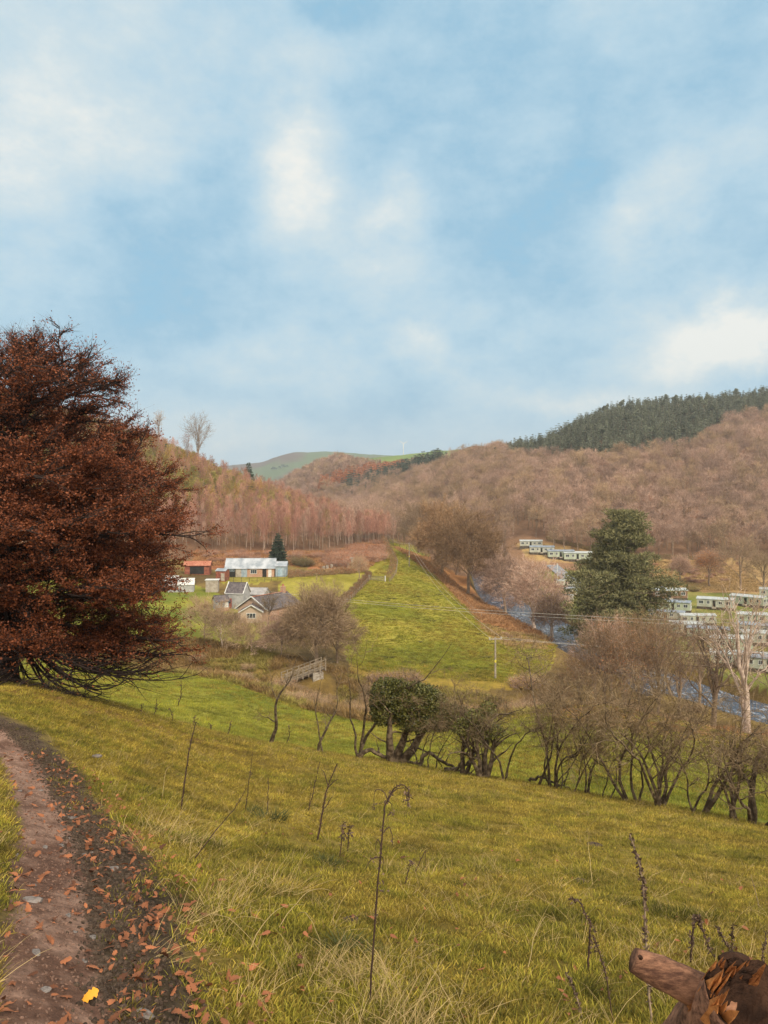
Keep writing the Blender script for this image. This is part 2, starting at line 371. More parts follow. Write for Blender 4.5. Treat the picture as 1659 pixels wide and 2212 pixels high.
m = inpoly([(790,1236),(800,1215),(822,1200),(836,1215),(822,1245)], PXn, PYn) & (YG > 200); C[m] = yard[m]
m = inpoly([(826,1160),(900,1180),(930,1205),(900,1200),(840,1172)], PXn, PYn) & (YG > 200); C[m] = spur[m]
# caravan park
m = (YG > 100) & (YG < 300) & (XG > 50) & (dr > 7.5); C[m] = cc((.13,.15,.025), (.22,.19,.05), nB + nA)[m]
m = inpoly([(1100,1160),(1300,1188),(1420,1205),(1700,1210),(1700,1285),(1380,1275),(1300,1215),(1150,1215)], PXn, PYn) & (YG > 225) & (YG < 345); C[m] = cc((.24,.14,.06), (.36,.24,.10), nA + nB)[m]
m = (YG > 60) & (YG < 130) & (XG > 12) & (inpoly([(1180,1527),(1300,1522),(1420,1540),(1500,1562),(1700,1585),(1700,1620),(1500,1600),(1350,1575),(1200,1560)], PXn, PYn)); C[m] = brack[m]
m = (dr < 8.5) & (dr > 4.9) & (YG < 420); C[m] = rough[m] * .8
# far hills
m = YG > 1560; C[m] = cc((.10,.155,.03), (.17,.21,.045), nD)[m]
m = YG > 2500; hl = fbm(XG / 260, YG / 260, 101); C[m] = cc((.10,.07,.05), (.09,.12,.05), hl, 4)[m]
near_path = 1 - sstep(.18, .27, dp + nC * .10); mud = (1 - sstep(.33, .75, pdist(XG - .28, YG, PATH) + nC * .2 + nA * .1)) * (XG > -40)
mudc = cc((.045,.03,.021), (.10,.07,.05), nC, 2); pc = cc((.14,.074,.050), (.33,.20,.145), nC + nA + .8 * fbm(XG / .12, YG / .12, 83), 1.5)
k = (mud * .92)[..., None]; C = C * (1 - k) + mudc * k
k = near_path[..., None]; C = C * (1 - k) + pc * k
# rusty beech litter under the tree
k = ((1 - sstep(5, 10, np.hypot(XG + 11.5, YG - 24) + nA * 3)) * .65)[..., None]; C = C * (1 - k) + cc((.12,.045,.018), (.2,.085,.03), nC + nA) * k
m = dr < 4.9; C[m] = (.05, .04, .03)
gm = newmat('ground_cover'); t = N(gm.node_tree); out = t.n('ShaderNodeOutputMaterial'); b = t.n('ShaderNodeBsdfPrincipled')
b.inputs['Roughness'].default_value = .95; b.inputs['Specular IOR Level'].default_value = .15
at = t.n('ShaderNodeAttribute', attribute_name='cover'); pos = t.n('ShaderNodeNewGeometry').outputs['Position']
v1 = t.noise(pos, 16, 8, .75); v2 = t.noise(pos, .9, 5, .65)
k = t.math('MULTIPLY', t.mr(v1, .25, .75, .4, 1.6, False), t.mr(v2, .25, .75, .7, 1.3, False))
g = t.n('ShaderNodeVectorMath', operation='SCALE'); t.l(at.outputs['Color'], g.inputs[0]); t.l(k, g.inputs['Scale'])
t.l(g.outputs[0], b.inputs['Base Color'])
bn = t.n('ShaderNodeBump'); bn.inputs['Strength'].default_value = .9; bn.inputs['Distance'].default_value = .05
t.l(t.noise(pos, 22, 8, .75), bn.inputs['Height']); t.l(bn.outputs[0], b.inputs['Normal']); t.l(b.outputs[0], out.inputs[0])
nx = len(ug); idx = np.arange(NY * nx).reshape(NY, nx)
FQ = np.stack([idx[:-1, :-1], idx[:-1, 1:], idx[1:, 1:], idx[1:, :-1]], -1).reshape(-1, 4)
me = fastmesh('ground', np.stack([XG, YG, ZG], -1).reshape(-1, 3), FQ, gm, True)
ca = me.color_attributes.new('cover', 'FLOAT_COLOR', 'POINT')
ca.data.foreach_set('color', np.concatenate([np.clip(C, 0, 1), np.ones(C.shape[:2] + (1,))], -1).astype(np.float32).ravel())
tag(link('ground', me), 'grassy valley sides falling to a river and rising to wooded hills', 'ground', kind='structure')

# ------------------------------------------------------------------ water
def ribbon(pl, w, z, step=3.0, zf=None):
    pts = []
    for (ax, ay), (bx, by) in zip(pl[:-1], pl[1:]):
        n = max(2, int(math.hypot(bx-ax, by-ay) / step))
        pts += [(ax+(bx-ax)*i/n, ay+(by-ay)*i/n) for i in range(n)]
    pts.append(pl[-1]); pts = np.array(pts)
    for _ in range(6): pts[1:-1] = (pts[:-2] + 2 * pts[1:-1] + pts[2:]) / 4
    tg = np.gradient(pts, axis=0); tg /= np.linalg.norm(tg, axis=1)[:, None]; nn = np.stack([-tg[:, 1], tg[:, 0]], 1)
    K = 9; vs = []
    for i in range(len(pts)):
        for q in np.linspace(-w, w, K):
            x, y = pts[i] + nn[i] * q; vs.append((x, y, z if zf is None else zf(x, y) + z))
    n = len(pts); f = [(i*K+j, i*K+j+1, (i+1)*K+j+1, (i+1)*K+j) for i in range(n-1) for j in range(K-1)]
    return vs, f
wm = newmat('river_water'); t = N(wm.node_tree); out = t.n('ShaderNodeOutputMaterial'); b = t.n('ShaderNodeBsdfPrincipled')
pos = t.n('ShaderNodeNewGeometry').outputs['Position']
mp = t.n('ShaderNodeMapping'); mp.inputs['Scale'].default_value = (1.2, .5, 1); t.l(pos, mp.inputs['Vector'])
f = t.mr(t.noise(mp.outputs[0], .9, 7, .72), .53, .66); t.l(t.mix(f, (.05,.065,.10), (.42,.47,.56)), b.inputs['Base Color'])
b.inputs['Roughness'].default_value = .22; b.inputs['Specular IOR Level'].default_value = .7
bn = t.n('ShaderNodeBump'); bn.inputs['Strength'].default_value = .6; bn.inputs['Distance'].default_value = .25
t.l(t.noise(mp.outputs[0], 2.5, 5, .7), bn.inputs['Height']); t.l(bn.outputs[0], b.inputs['Normal']); t.l(b.outputs[0], out.inputs[0])
vs, f = ribbon(RIVER, 7.5, -29.6); me = fastmesh('river', vs, f, wm, True)
tag(link('river', me), 'shallow blue-grey river with white riffles between wooded banks', 'river', kind='structure')
tar = simple('worn_tarmac', (.16,.17,.19), (.25,.26,.28), .8, 'noise', .5, objvar=0)
ROADL = [tuple(hit(a, b)[:2]) for a, b in ((1192,1222),(1215,1240),(1235,1256),(1252,1268))]
vs, f = ribbon(ROADL, 2.6, .35, 4, hz); me = fastmesh('road', vs, f, tar)
tag(link('road', me), 'grey park road climbing behind the caravans', 'road', kind='structure')
# haze
hm = newmat('valley_air'); t = N(hm.node_tree); out = t.n('ShaderNodeOutputMaterial'); pv = t.n('ShaderNodeVolumePrincipled')
pv.inputs['Color'].default_value = (.80,.88,.97,1); pv.inputs['Density'].default_value = .00013; pv.inputs['Density Attribute'].default_value = ''; hm.cycles.homogeneous_volume = True; pv.inputs['Anisotropy'].default_value = 0.1
t.l(pv.outputs[0], out.inputs['Volume'])
hb = MB(); hb.box((0, 2900, 170), (18000, 6400, 420)); o = hb.build('haze', hm)
tag(o, 'thin pale haze filling the valley air', 'haze', kind='stuff')
# ------------------------------------------------------------------ plant building
def unit(a): return a / np.maximum(np.linalg.norm(a, axis=-1, keepdims=True), 1e-9)
def rdir(n, r): return unit(r.normal(size=(n, 3)))
def perp(d, r): return unit(np.cross(d, rdir(len(d), r)))
class Soup:       # triangles gathered as arrays
    def __init__(s): s.v = []; s.f = []; s.mi = []; s.n = 0
    def add(s, v, f, mi=0):
        s.v.append(v); s.f.append(f + s.n); s.mi.append(np.full(len(f), mi, np.int32)); s.n += len(v)
    def twigs(s, p, d, L, w, r, bend=.3, mi=0):
        n = len(p); L = np.broadcast_to(np.asarray(L, float), (n,))[:, None]; w = np.broadcast_to(np.asarray(w, float), (n,))[:, None] / 2
        q = perp(d, r); b = rdir(n, r) * bend
        m = p + d * L * .5 + b * L * .25; e = p + (d + b) * L
        v = np.stack([p - q*w, p + q*w, m + q*w*.75, m - q*w*.75, e], 1).reshape(-1, 3)
        k = np.arange(n)[:, None] * 5
        f = np.concatenate([k + [0,1,2], k + [0,2,3], k + [3,2,4]], 0); s.add(v, f, mi); return m, e
    def leaves(s, p, size, r, mi=0, flat=0, asp=.6):
        n = len(p); size = np.broadcast_to(np.asarray(size, float), (n,))[:, None]
        d = rdir(n, r); d[:, 2] *= (1 - flat); d = unit(d); nn = rdir(n, r); nn = unit(nn * (1 - flat) + np.array([0, 0, flat * 1.2])); q = unit(np.cross(d, nn)) * asp * .5
        v = np.stack([p, p + (d*.5 + q) * size, p + d * size, p + (d*.5 - q) * size], 1).reshape(-1, 3)
        k = np.arange(n)[:, None] * 4; s.add(v, np.concatenate([k + [0,1,2], k + [0,2,3]], 0), mi)
    def tube(s, pts, rad, n=5, mi=0):
        pts = np.asarray(pts, float); m = len(pts); rad = np.broadcast_to(np.asarray(rad, float), (m,))
        tg = unit(np.gradient(pts, axis=0)); a = np.cross(tg[0], [.3, .9, .2]); vs = []
        w = np.arange(n) * 2 * PI / n
        for i in range(m):
            a = a - tg[i] * a.dot(tg[i]); a /= max(np.linalg.norm(a), 1e-9); b = np.cross(tg[i], a)
            vs.append(pts[i] + (np.cos(w)[:, None] * a + np.sin(w)[:, None] * b) * rad[i])
        v = np.concatenate(vs); i = np.arange(m - 1)[:, None] * n; k = np.arange(n)[None, :]; k2 = (k + 1) % n
        q = np.stack([i + k, i + k2, i + n + k2, i + n + k], -1).reshape(-1, 4)
        s.add(v, np.concatenate([q[:, [0,1,2]], q[:, [0,2,3]]]), mi)
    def mesh(s, name, mats, smooth=False):
        me = fastmesh(name, np.concatenate(s.v), np.concatenate(s.f), mats, smooth)
        me.polygons.foreach_set('material_index', np.concatenate(s.mi)); return me
    def shift(s, off):
        s.v = [v + off for v in s.v]; return s
def curve(a, b, r, sag=0, wob=.05, n=7, up=None):
    a = np.asarray(a, float); b = np.asarray(b, float); t = np.linspace(0, 1, n)[:, None]; L = np.linalg.norm(b - a)
    p = a + (b - a) * t; p[:, 2] += (sag * L * 4 * t * (1 - t))[:, 0]
    w = np.cumsum(r.normal(size=(n, 3)) * wob * L / n, 0); w -= w[0] ; w -= t * w[-1] * .5
    return p + w
def gnarl(a, d, L, r, n=9, wob=.22, up=.06):
    p = [np.array(a, float)]; d = np.array(d, float)
    for i in range(n - 1):
        d = d + r.normal(size=3) * wob; d[2] += up; d /= np.linalg.norm(d); p.append(p[-1] + d * L / (n - 1))
    return np.array(p)
def at(p, t):
    t = np.asarray(t) * (len(p) - 1); i = np.clip(t.astype(int), 0, len(p) - 2); f = (t - i)[..., None]
    return p[i] * (1 - f) + p[i + 1] * f, unit(p[i + 1] - p[i])

# -- a bare broadleaf with a round crown: trunk soup and crown soup
def bare_tree(seed, Ht, R, tr, limbs=9, sec=5, ntw=1500, tw=.035, tl=.9, base=.28, low=-.1, nl=0, ls=.2, flatten=.8, trunkn=6, shell=.55):
    r = np.random.default_rng(seed); T = Soup(); S = Soup()
    cz = Ht * (1 - (1 - base) / 2); rz = Ht - cz; top = np.array([r.normal() * .04 * Ht, r.normal() * .04 * Ht, Ht * .8])
    tk = curve((0, 0, -.6), top, r, 0, .10, 9); T.tube(tk, np.linspace(tr * 1.15, tr * .25, 9), trunkn)
    br = []
    for i in range(limbs):
        t = r.uniform(.3, .85); p, _ = at(tk, np.array([t])); p = p[0]
        a = i * 2.4 + r.uniform(-.4, .4); e = r.uniform(low, 1.2) if i > 1 else 1.2
        q = np.array([math.cos(a) * math.cos(e) * R, math.sin(a) * math.cos(e) * R, cz + math.sin(e) * rz]) * np.array([.86, .86, 1]); q[2] = min(q[2], Ht * .93)
        c = curve(p, q, r, .07, .16, 7); T.tube(c, np.linspace(tr * .42 * (1.2 - t), tr * .08, 7), 4); br.append(c)
        for k in range(sec):
            t2 = r.uniform(.3, .95); p2, d2 = at(c, np.array([t2])); dd = unit(d2 * .6 + rdir(1, r) * .8 + np.array([[0, 0, .2]]))[0]
            c2 = gnarl(p2[0], dd, R * r.uniform(.35, .65), r, 5, .2); T.tube(c2, np.linspace(tr * .13, tr * .035, 5), 3); br.append(c2)
    # fine twigs fill the outer crown
    m = ntw; k = r.integers(0, len(br), m); tt = r.uniform(.35, 1, m)
    pp = np.array([at(br[a], np.array([b]))[0][0] for a, b in zip(k, tt)])
    c0 = np.array([0, 0, cz]); o = unit((pp - c0) / np.array([R, R, rz])); d = unit(o * .7 + rdir(m, r) * .85 + np.array([0, 0, .25]))
    L = tl * r.uniform(.5, 1.4, m); md, en = S.twigs(pp, d, L, tw, r)
    d2 = unit(d + rdir(m, r) * .8); S.twigs(md, d2, L * .6, tw * .7, r); S.twigs(en, unit(d2 + o * .5), L * .45, tw * .6, r)
    # and a scatter of twigs over the shell so the outline is full
    m = int(ntw * shell * 1.0); dr_ = rdir(m, r); dr_[:, 2] = np.abs(dr_[:, 2]) * 1.2 - .45; dr_ = unit(dr_)
    lump = .86 + .16 * np.sin(dr_[:, 0] * 5 + seed) * np.sin(dr_[:, 1] * 5 + seed * 2) + .1 * np.sin(dr_[:, 2] * 7 + seed)
    p = c0 + dr_ * np.array([R, R, rz]) * (lump * r.uniform(.72, 1.0, m))[:, None]
    d = unit(dr_ * .8 + rdir(m, r) * .7 + np.array([0, 0, .2])); md, en = S.twigs(p, d, tl * r.uniform(.5, 1.2, m), tw, r); S.twigs(md, unit(d + rdir(m, r)), tl * .6, tw * .7, r)
    if nl:
        k = r.integers(0, len(pp), nl); S.leaves(pp[k] + r.normal(size=(nl, 3)) * R * .12, ls * r.uniform(.6, 1.3, nl), r, 1)
    return T, S
def birch(seed, Ht=12, R=1.6, tr=.09, ntw=420, nl=0, tw=.03, ls=.25):
    r = np.random.default_rng(seed); T = Soup(); S = Soup()
    tk = curve((0, 0, -.6), (r.normal() * .5, r.normal() * .5, Ht * .96), r, 0, .05, 8); T.tube(tk, np.linspace(tr, tr * .2, 8), 4)
    m = ntw; t = r.uniform(.32, 1, m) ** .8; p, _ = at(tk, t); a = r.uniform(0, 2 * PI, m); rr = R * (1.1 - t) * 1.5 * np.sqrt(r.uniform(.02, 1, m)); rr = np.minimum(rr, R)
    o = np.stack([np.cos(a), np.sin(a), a * 0], 1); p = p + o * rr[:, None]; p[:, 2] += rr * .6
    d = unit(o * .5 + np.array([0, 0, 1.0]) + rdir(m, r) * .45); L = r.uniform(.6, 1.6, m); md, en = S.twigs(p, d, L, tw, r); S.twigs(md, unit(d + rdir(m, r) * .8), L * .6, tw * .7, r)
    if nl: S.leaves(p[r.integers(0, m, nl)] + r.normal(size=(nl, 3)) * .4, ls, r, 1)
    return T, S
def conifer(seed, Ht=16, R=2.6, tr=.2, rows=16, ragged=.35, base=.15, n=26, size=.55, top=1.0):
    """whorled conifer: drooping sprays of needle clumps"""
    r = np.random.default_rng(seed); T = Soup(); S = Soup()
    T.tube(curve((0, 0, -.6), (r.normal() * .2, r.normal() * .2, Ht * .98), r, 0, .03, 7), np.linspace(tr, tr * .12, 7), 5)
    for i in range(rows):
        t = base + (1 - base) * (i + r.uniform(0, .8)) / rows; z = Ht * t
        rad = R * (1 - t) ** .75 / (1 - base) ** .75 * top + .12
        nb = max(4, int(9 * (1 - t) + 4)); a0 = r.uniform(0, 6)
        for k in range(nb):
            a = a0 + k * 2 * PI / nb + r.uniform(-.2, .2); l = rad * r.uniform(1 - ragged, 1.08); o = np.array([math.cos(a), math.sin(a), 0])
            m = max(3, int(n * l / R)); u = r.uniform(.1, 1, m)
            p = np.array([0, 0, z]) + o * (u * l)[:, None]; p[:, 2] += -.28 * u * l + .12 * (u ** 3) * l; side = np.array([-o[1], o[0], 0])
            p += side * (r.normal(size=m) * .16 * l * (1.1 - .6*u))[:, None]; p[:, 2] += r.normal(size=m) * .1
            d = unit(o + side * r.normal(size=(m, 1)) * .6 + np.array([0, 0, -.15]) + rdir(m, r) * .3)
            S.twigs(p, d, size * r.uniform(.6, 1.2, m), size * .42, r, .3)
    return T, S

# -- materials of bark, twig and leaf
bark = simple('oak_bark', (.15,.105,.07), (.28,.20,.14), .95, 'noise', 2, .3)
bark_d = simple('hawthorn_bark', (.055,.037,.022), (.17,.125,.08), .95, 'noise', 5, .5, objvar=.2, lo=.42, hi=.62)
bark_p = simple('birch_bark', (.34,.25,.20), (.55,.43,.35), .9, 'noise', 3, objvar=.3)
bark_b = simple('beech_bark', (.018,.011,.009), (.035,.022,.018), .9, 'noise', 2, .3, objvar=0)
tw_brown = simple('brown_twigs', (.24,.145,.10), (.48,.33,.25), .9, objvar=.34)
tw_grey = simple('grey_brown_twigs', (.22,.14,.08), (.44,.31,.19), .9, objvar=.3)
tw_haw = simple('hawthorn_twigs', (.11,.07,.035), (.28,.20,.115), .9, objvar=.2)
tw_river = simple('riverside_twigs', (.13,.072,.036), (.38,.235,.125), .9, objvar=.3)
tw_birch = simple('birch_twigs', (.27,.125,.09), (.48,.26,.185), .9, objvar=.35)
lf_rust = simple('rusty_leaves', (.26,.09,.035), (.50,.21,.09), .8, trans=.2)
lf_gold = simple('golden_leaves', (.30,.18,.03), (.46,.30,.07), .8, trans=.2)
lf_lime = simple('yellow_green_leaves', (.20,.18,.035), (.42,.36,.08), .8, trans=.2)
lf_oran = simple('orange_leaves', (.40,.17,.06), (.58,.29,.12), .8, trans=.2)
lf_beech = simple('beech_leaves', (.075,.020,.009), (.29,.088,.032), .6, trans=.28, objvar=0)
lf_ivy = simple('ivy_leaves', (.035,.042,.010), (.19,.18,.04), .5, trans=.12, objvar=.15, spec=.4)
nd_dark = simple('dark_needles', (.030,.045,.028), (.085,.105,.065), .8, objvar=.3)
nd_pine = simple('pine_needles', (.075,.078,.032), (.24,.215,.095), .8, objvar=.1)
nd_plant = simple('plantation_needles', (.070,.080,.050), (.18,.19,.125), .8, objvar=.35)

def tree_thing(name, label, cat, loc, TS, mats, group=None, rz=0, sc=1):
    o = thing(name, label, cat, loc, rz, group); o.scale = (sc, sc, sc)
    part('trunk', TS[0].mesh('trunk', mats[0], True), o); part('crown', TS[1].mesh('crown', mats[1:]), o); return o

# ------------------------------------------------------------------ the beech
def make_beech():
    r = np.random.default_rng(5); T = Soup(); S = Soup(); base = G(2, 25); Ht = 11.9
    tk = np.array([(0,0,-.8),(0.0,0,.2),(.02,.02,1.2),(-.1,.1,3),(.05,.2,5),(.2,.1,7.2),(.5,0,9.2),(.7,0,10.6)]); T.tube(tk, [.95,.56,.48,.44,.34,.22,.11,.04], 14)
    twp = []; twd = []; twl = []
    def env(z):   # crown reach at height z above the root
        return float(np.interp(z, [.3, 1.5, 3, 4.5, 6, 7.2, 8.2, 9.4, 10.6, 11.7], [5.5, 6.7, 7.2, 7.1, 6.2, 5.5, 5.2, 4.6, 3.1, 1.2]))
    def spray(c, L0, lev):
        n = len(c)
        k = int(11 + L0 * 3.2)
        for q in range(k):
            t = r.uniform(.22, 1.0); p, d = at(c, np.array([t])); side = np.cross(d[0], [0, 0, 1]); side /= max(np.linalg.norm(side), .01)
            s_ = 1 if q % 2 else -1; dd = d[0] * .75 + side * s_ * r.uniform(.4, 1.1) + np.array([0, 0, r.uniform(-.2, .35)]); dd /= np.linalg.norm(dd)
            L = L0 * r.uniform(.16, .34) * (1.25 - .6 * t)
            c2 = gnarl(p[0], dd, L, r, 6, .16, .03); T.tube(c2, np.linspace(.022, .006, 6), 3)
            m = int(7 + L * 5); tt = r.uniform(.1, 1, m); p2, d2 = at(c2, tt)
            twp.append(p2); twd.append(unit(d2 + rdir(m, r) * np.array([.8, .8, .3]))); twl.append(r.uniform(.25, .65, m))
    for i in range(96):
        t = (i + .5) / 96; z0 = 1.3 + 8.6 * t ** 1.05; a = i * 2.39996 + r.uniform(-.25, .25)
        zt = min(11.6, z0 + r.uniform(-.9, .5) + (1.9 * t)); rr = env(max(zt, .4)) * r.uniform(.72, 1.04)
        if rr * math.cos(a) < -4: rr *= .8
        p0 = np.array([np.interp(z0, tk[:, 2], tk[:, 0]), np.interp(z0, tk[:, 2], tk[:, 1]), z0])
        zz = zt if t > .15 else zt - .6
        e = np.array([math.cos(a) * rr, math.sin(a) * rr, zz]); c = curve(p0, e, r, .05 if t > .2 else -.03, .12, 9)
        T.tube(c, np.linspace(.13 * (1.15 - t * .7), .012, 9), 5); spray(c, rr, 0)
        for k in range(3):
            t2 = r.uniform(.25, .7); p, d = at(c, np.array([t2])); dd = d[0] + r.normal(size=3) * [.5, .5, .25]; dd /= np.linalg.norm(dd)
            c3 = gnarl(p[0], dd, rr * r.uniform(.3, .5), r, 7, .12, .03); T.tube(c3, np.linspace(.04, .008, 7), 4); spray(c3, rr * .62, 1)
    # upright leaders that break the skyline
    for x, y, z in ((1.3,-.3,11.5),(1.7,.5,11.0),(2.6,-.4,10.2),(.5,.6,10.6),(-1.2,0,11.0),(3.6,-.8,8.7),(4.9,.3,8.3),(2.0,.8,10.9)):
        p0 = np.array([x * .45, y * .4, z * .55]); c = curve(p0, (x, y, z), r, -.03, .12, 9); T.tube(c, np.linspace(.06, .008, 9), 4)
        for q in range(16):
            t = r.uniform(.35, .98); p, d = at(c, np.array([t])); c2 = gnarl(p[0], unit(d + rdir(1, r) * .7)[0], r.uniform(.5, 1.2) * (1.2 - t * .7), r, 5, .16, .08); T.tube(c2, np.linspace(.014, .004, 5), 3)
            m = 6; p2, d2 = at(c2, r.uniform(.2, 1, m)); twp.append(p2); twd.append(unit(d2 + rdir(m, r) * .6)); twl.append(r.uniform(.15, .4, m))
    # leafless hanging skirt on the camera side and to the right
    for i in range(46):
        a = r.uniform(-1.5, .9); L = r.uniform(3.2, 6.4); z0 = r.uniform(1.5, 3.4); p0 = np.array([.4 * math.cos(a), .4 * math.sin(a), z0])
        lowz = r.uniform(-.6, .9); e = np.array([math.cos(a) * L, math.sin(a) * L, r.uniform(.2, 1.5)])
        m1 = np.array([math.cos(a) * L * .38, math.sin(a) * L * .38, lowz + .55]); m2 = np.array([math.cos(a) * L * .72, math.sin(a) * L * .72, lowz])
        ctl = [p0, m1, m2, e]; tt = np.linspace(0, 1, 14)[:, None]
        c = (1-tt)**3*ctl[0] + 3*(1-tt)**2*tt*ctl[1] + 3*(1-tt)*tt**2*ctl[2] + tt**3*ctl[3]; c = c + np.cumsum(r.normal(size=c.shape) * .022, 0)
        gz = H(base.x + c[:, 0], base.y + c[:, 1]) - base.z; c[:, 2] = np.maximum(c[:, 2], gz + .05 + .1 * r.uniform())
        T.tube(c, np.linspace(.055, .008, 14), 5)
        for q in range(7):
            t = r.uniform(.3, .95); p, d = at(c, np.array([t])); c2 = gnarl(p[0], unit(d + rdir(1, r) * np.array([.6, .6, .3]))[0], r.uniform(.7, 1.8), r, 7, .13, .03)
            T.tube(c2, np.linspace(.018, .004, 7), 3)
            if t > .6 and r.uniform() < .5:
                p2, d2 = at(c2, r.uniform(.3, 1, 3)); twp.append(p2); twd.append(unit(d2 + rdir(3, r) * .7)); twl.append(r.uniform(.2, .5, 3))
    p = np.concatenate(twp); d = np.concatenate(twd); L = np.concatenate(twl); 
    S.twigs(p, d, L, .009, r, .3, 1)
    n = len(p); rep = 13; pp = np.repeat(p, rep, 0) + np.repeat(d, rep, 0) * (np.repeat(L, rep) * r.uniform(.05, 1.02, n * rep))[:, None] + r.normal(size=(n * rep, 3)) * np.array([.035, .035, .02])
    # leaves thin out towards the top, where twigs show against the sky
    h = pp[:, 2]; hh_ = h + .18 * np.minimum(pp[:, 1], 0) + .10 * pp[:, 0]; keep = r.uniform(size=len(h)) < np.interp(hh_, [.3, 1.1, 1.8, 7, 9.5, 12], [.0, .12, 1, .8, .30, .07]) * (.35 + .65 * (np.sin(pp[:, 0] * 2.1 + 1) * np.sin(pp[:, 1] * 1.9) * np.sin(h * 3.1) > -.12)); pp = pp[keep]
    S.leaves(pp, r.uniform(.045, .09, len(pp)), r, 0, .35)
    print('beech leaves', len(pp))
    o = thing('beech_tree', 'large copper-leaved beech with sweeping branches, beside the footpath', 'tree', base)
    part('trunk', T.mesh('trunk', bark_b, True), o); part('crown', S.mesh('crown', [lf_beech, bark_b]), o)
make_beech()

# ------------------------------------------------------------------ the overgrown hedge line: one tree at a time
def hedge_tree(px, h, stems, spread, lean=0, dy=0, ntw=500, thick=.055, base_py=None, seed=0, label='', top=None, branchy=1.0, name='hawthorn_tree', cat='tree', grp='bare trees along the old hedge line', mat=None):
    r = np.random.default_rng(1000 + seed); Y = float(np.interp(px, [q[0] for q in T3], [q[1] for q in T3])) + dy
    o = thing(name, label, cat, G(px, Y), 0, grp); hm_ = h / F * Y * (.84 if px > 1100 else 1); T = Soup(); S = Soup(); br = []
    for i in range(stems):
        a = r.uniform(0, 2 * PI); rr = .05 + .1 * math.sqrt(stems) * r.uniform(); p0 = np.array([math.cos(a) * rr, math.sin(a) * rr * .6, -.25]); hh = hm_ * r.uniform(.72, 1.0)
        fan = spread * r.uniform(-1, 1) if stems > 1 else 0
        d0 = np.array([fan * .5 + lean * .8, r.normal() * .12, 1.0]); d0 /= np.linalg.norm(d0)
        c = gnarl(p0, d0, hh * 1.12, r, 16, .2, .07); c[:, 0] += lean * hm_ * .3 * np.linspace(0, 1, 16) ** 2
        c[:, 2] = p0[2] + (c[:, 2] - p0[2]) * (hh + .25) / max(c[-1, 2] - p0[2], .1)
        tr = thick * r.uniform(.5, .95); T.tube(c, np.linspace(1, .13, 16) ** 1.1 * tr * np.concatenate([[1.6, 1.15], np.ones(14)]), 7); br.append((c, hh, tr))
    lev = [];
    for c, hh, tr in br:
        for k in range(int(9 * branchy)):
            t = r.uniform(.28, .97); p, d = at(c, np.array([t])); q = rdir(1, r)[0] * np.array([1.2, .8, .5]); dd = d[0] * .5 + q * .9 + np.array([lean * .4, 0, .25]); dd /= np.linalg.norm(dd)
            c2 = gnarl(p[0], dd, hh * r.uniform(.22, .5) * (1.25 - .7 * t) , r, 9, .2, .05); T.tube(c2, np.linspace(tr * .42 * (1.2 - t), .005, 9), 5); lev.append(c2)
            for z in range(4):
                p, d = at(c2, np.array([r.uniform(.25, .95)])); c3 = gnarl(p[0], unit(d * .6 + rdir(1, r) * .8)[0], hh * r.uniform(.08, .2), r, 6, .24, .05); S.tube(c3, np.linspace(.010, .003, 6), 3); lev.append(c3)
    m = int(ntw * (1.6 if px < 1500 else .9)); k = r.integers(0, len(lev), m); tt = r.uniform(.15, 1, m); pd = [at(lev[a], np.array([b])) for a, b in zip(k, tt)]
    p = np.array([q[0][0] for q in pd]); d = unit(np.array([q[1][0] for q in pd]) * .5 + rdir(m, r) * .8); L = r.uniform(.15, .6, m) * (hm_ / 4) ** .5
    md, en = S.twigs(p, d, L, .011, r, .5); S.twigs(md, unit(d + rdir(m, r)), L * .5, .008, r, .5); S.twigs(en, unit(d + rdir(m, r) * .8), L * .5, .007, r, .5)
    part('trunk', T.mesh('trunk', bark_d, True), o); part('crown', S.mesh('crown', tw_haw), o)
    return o, br
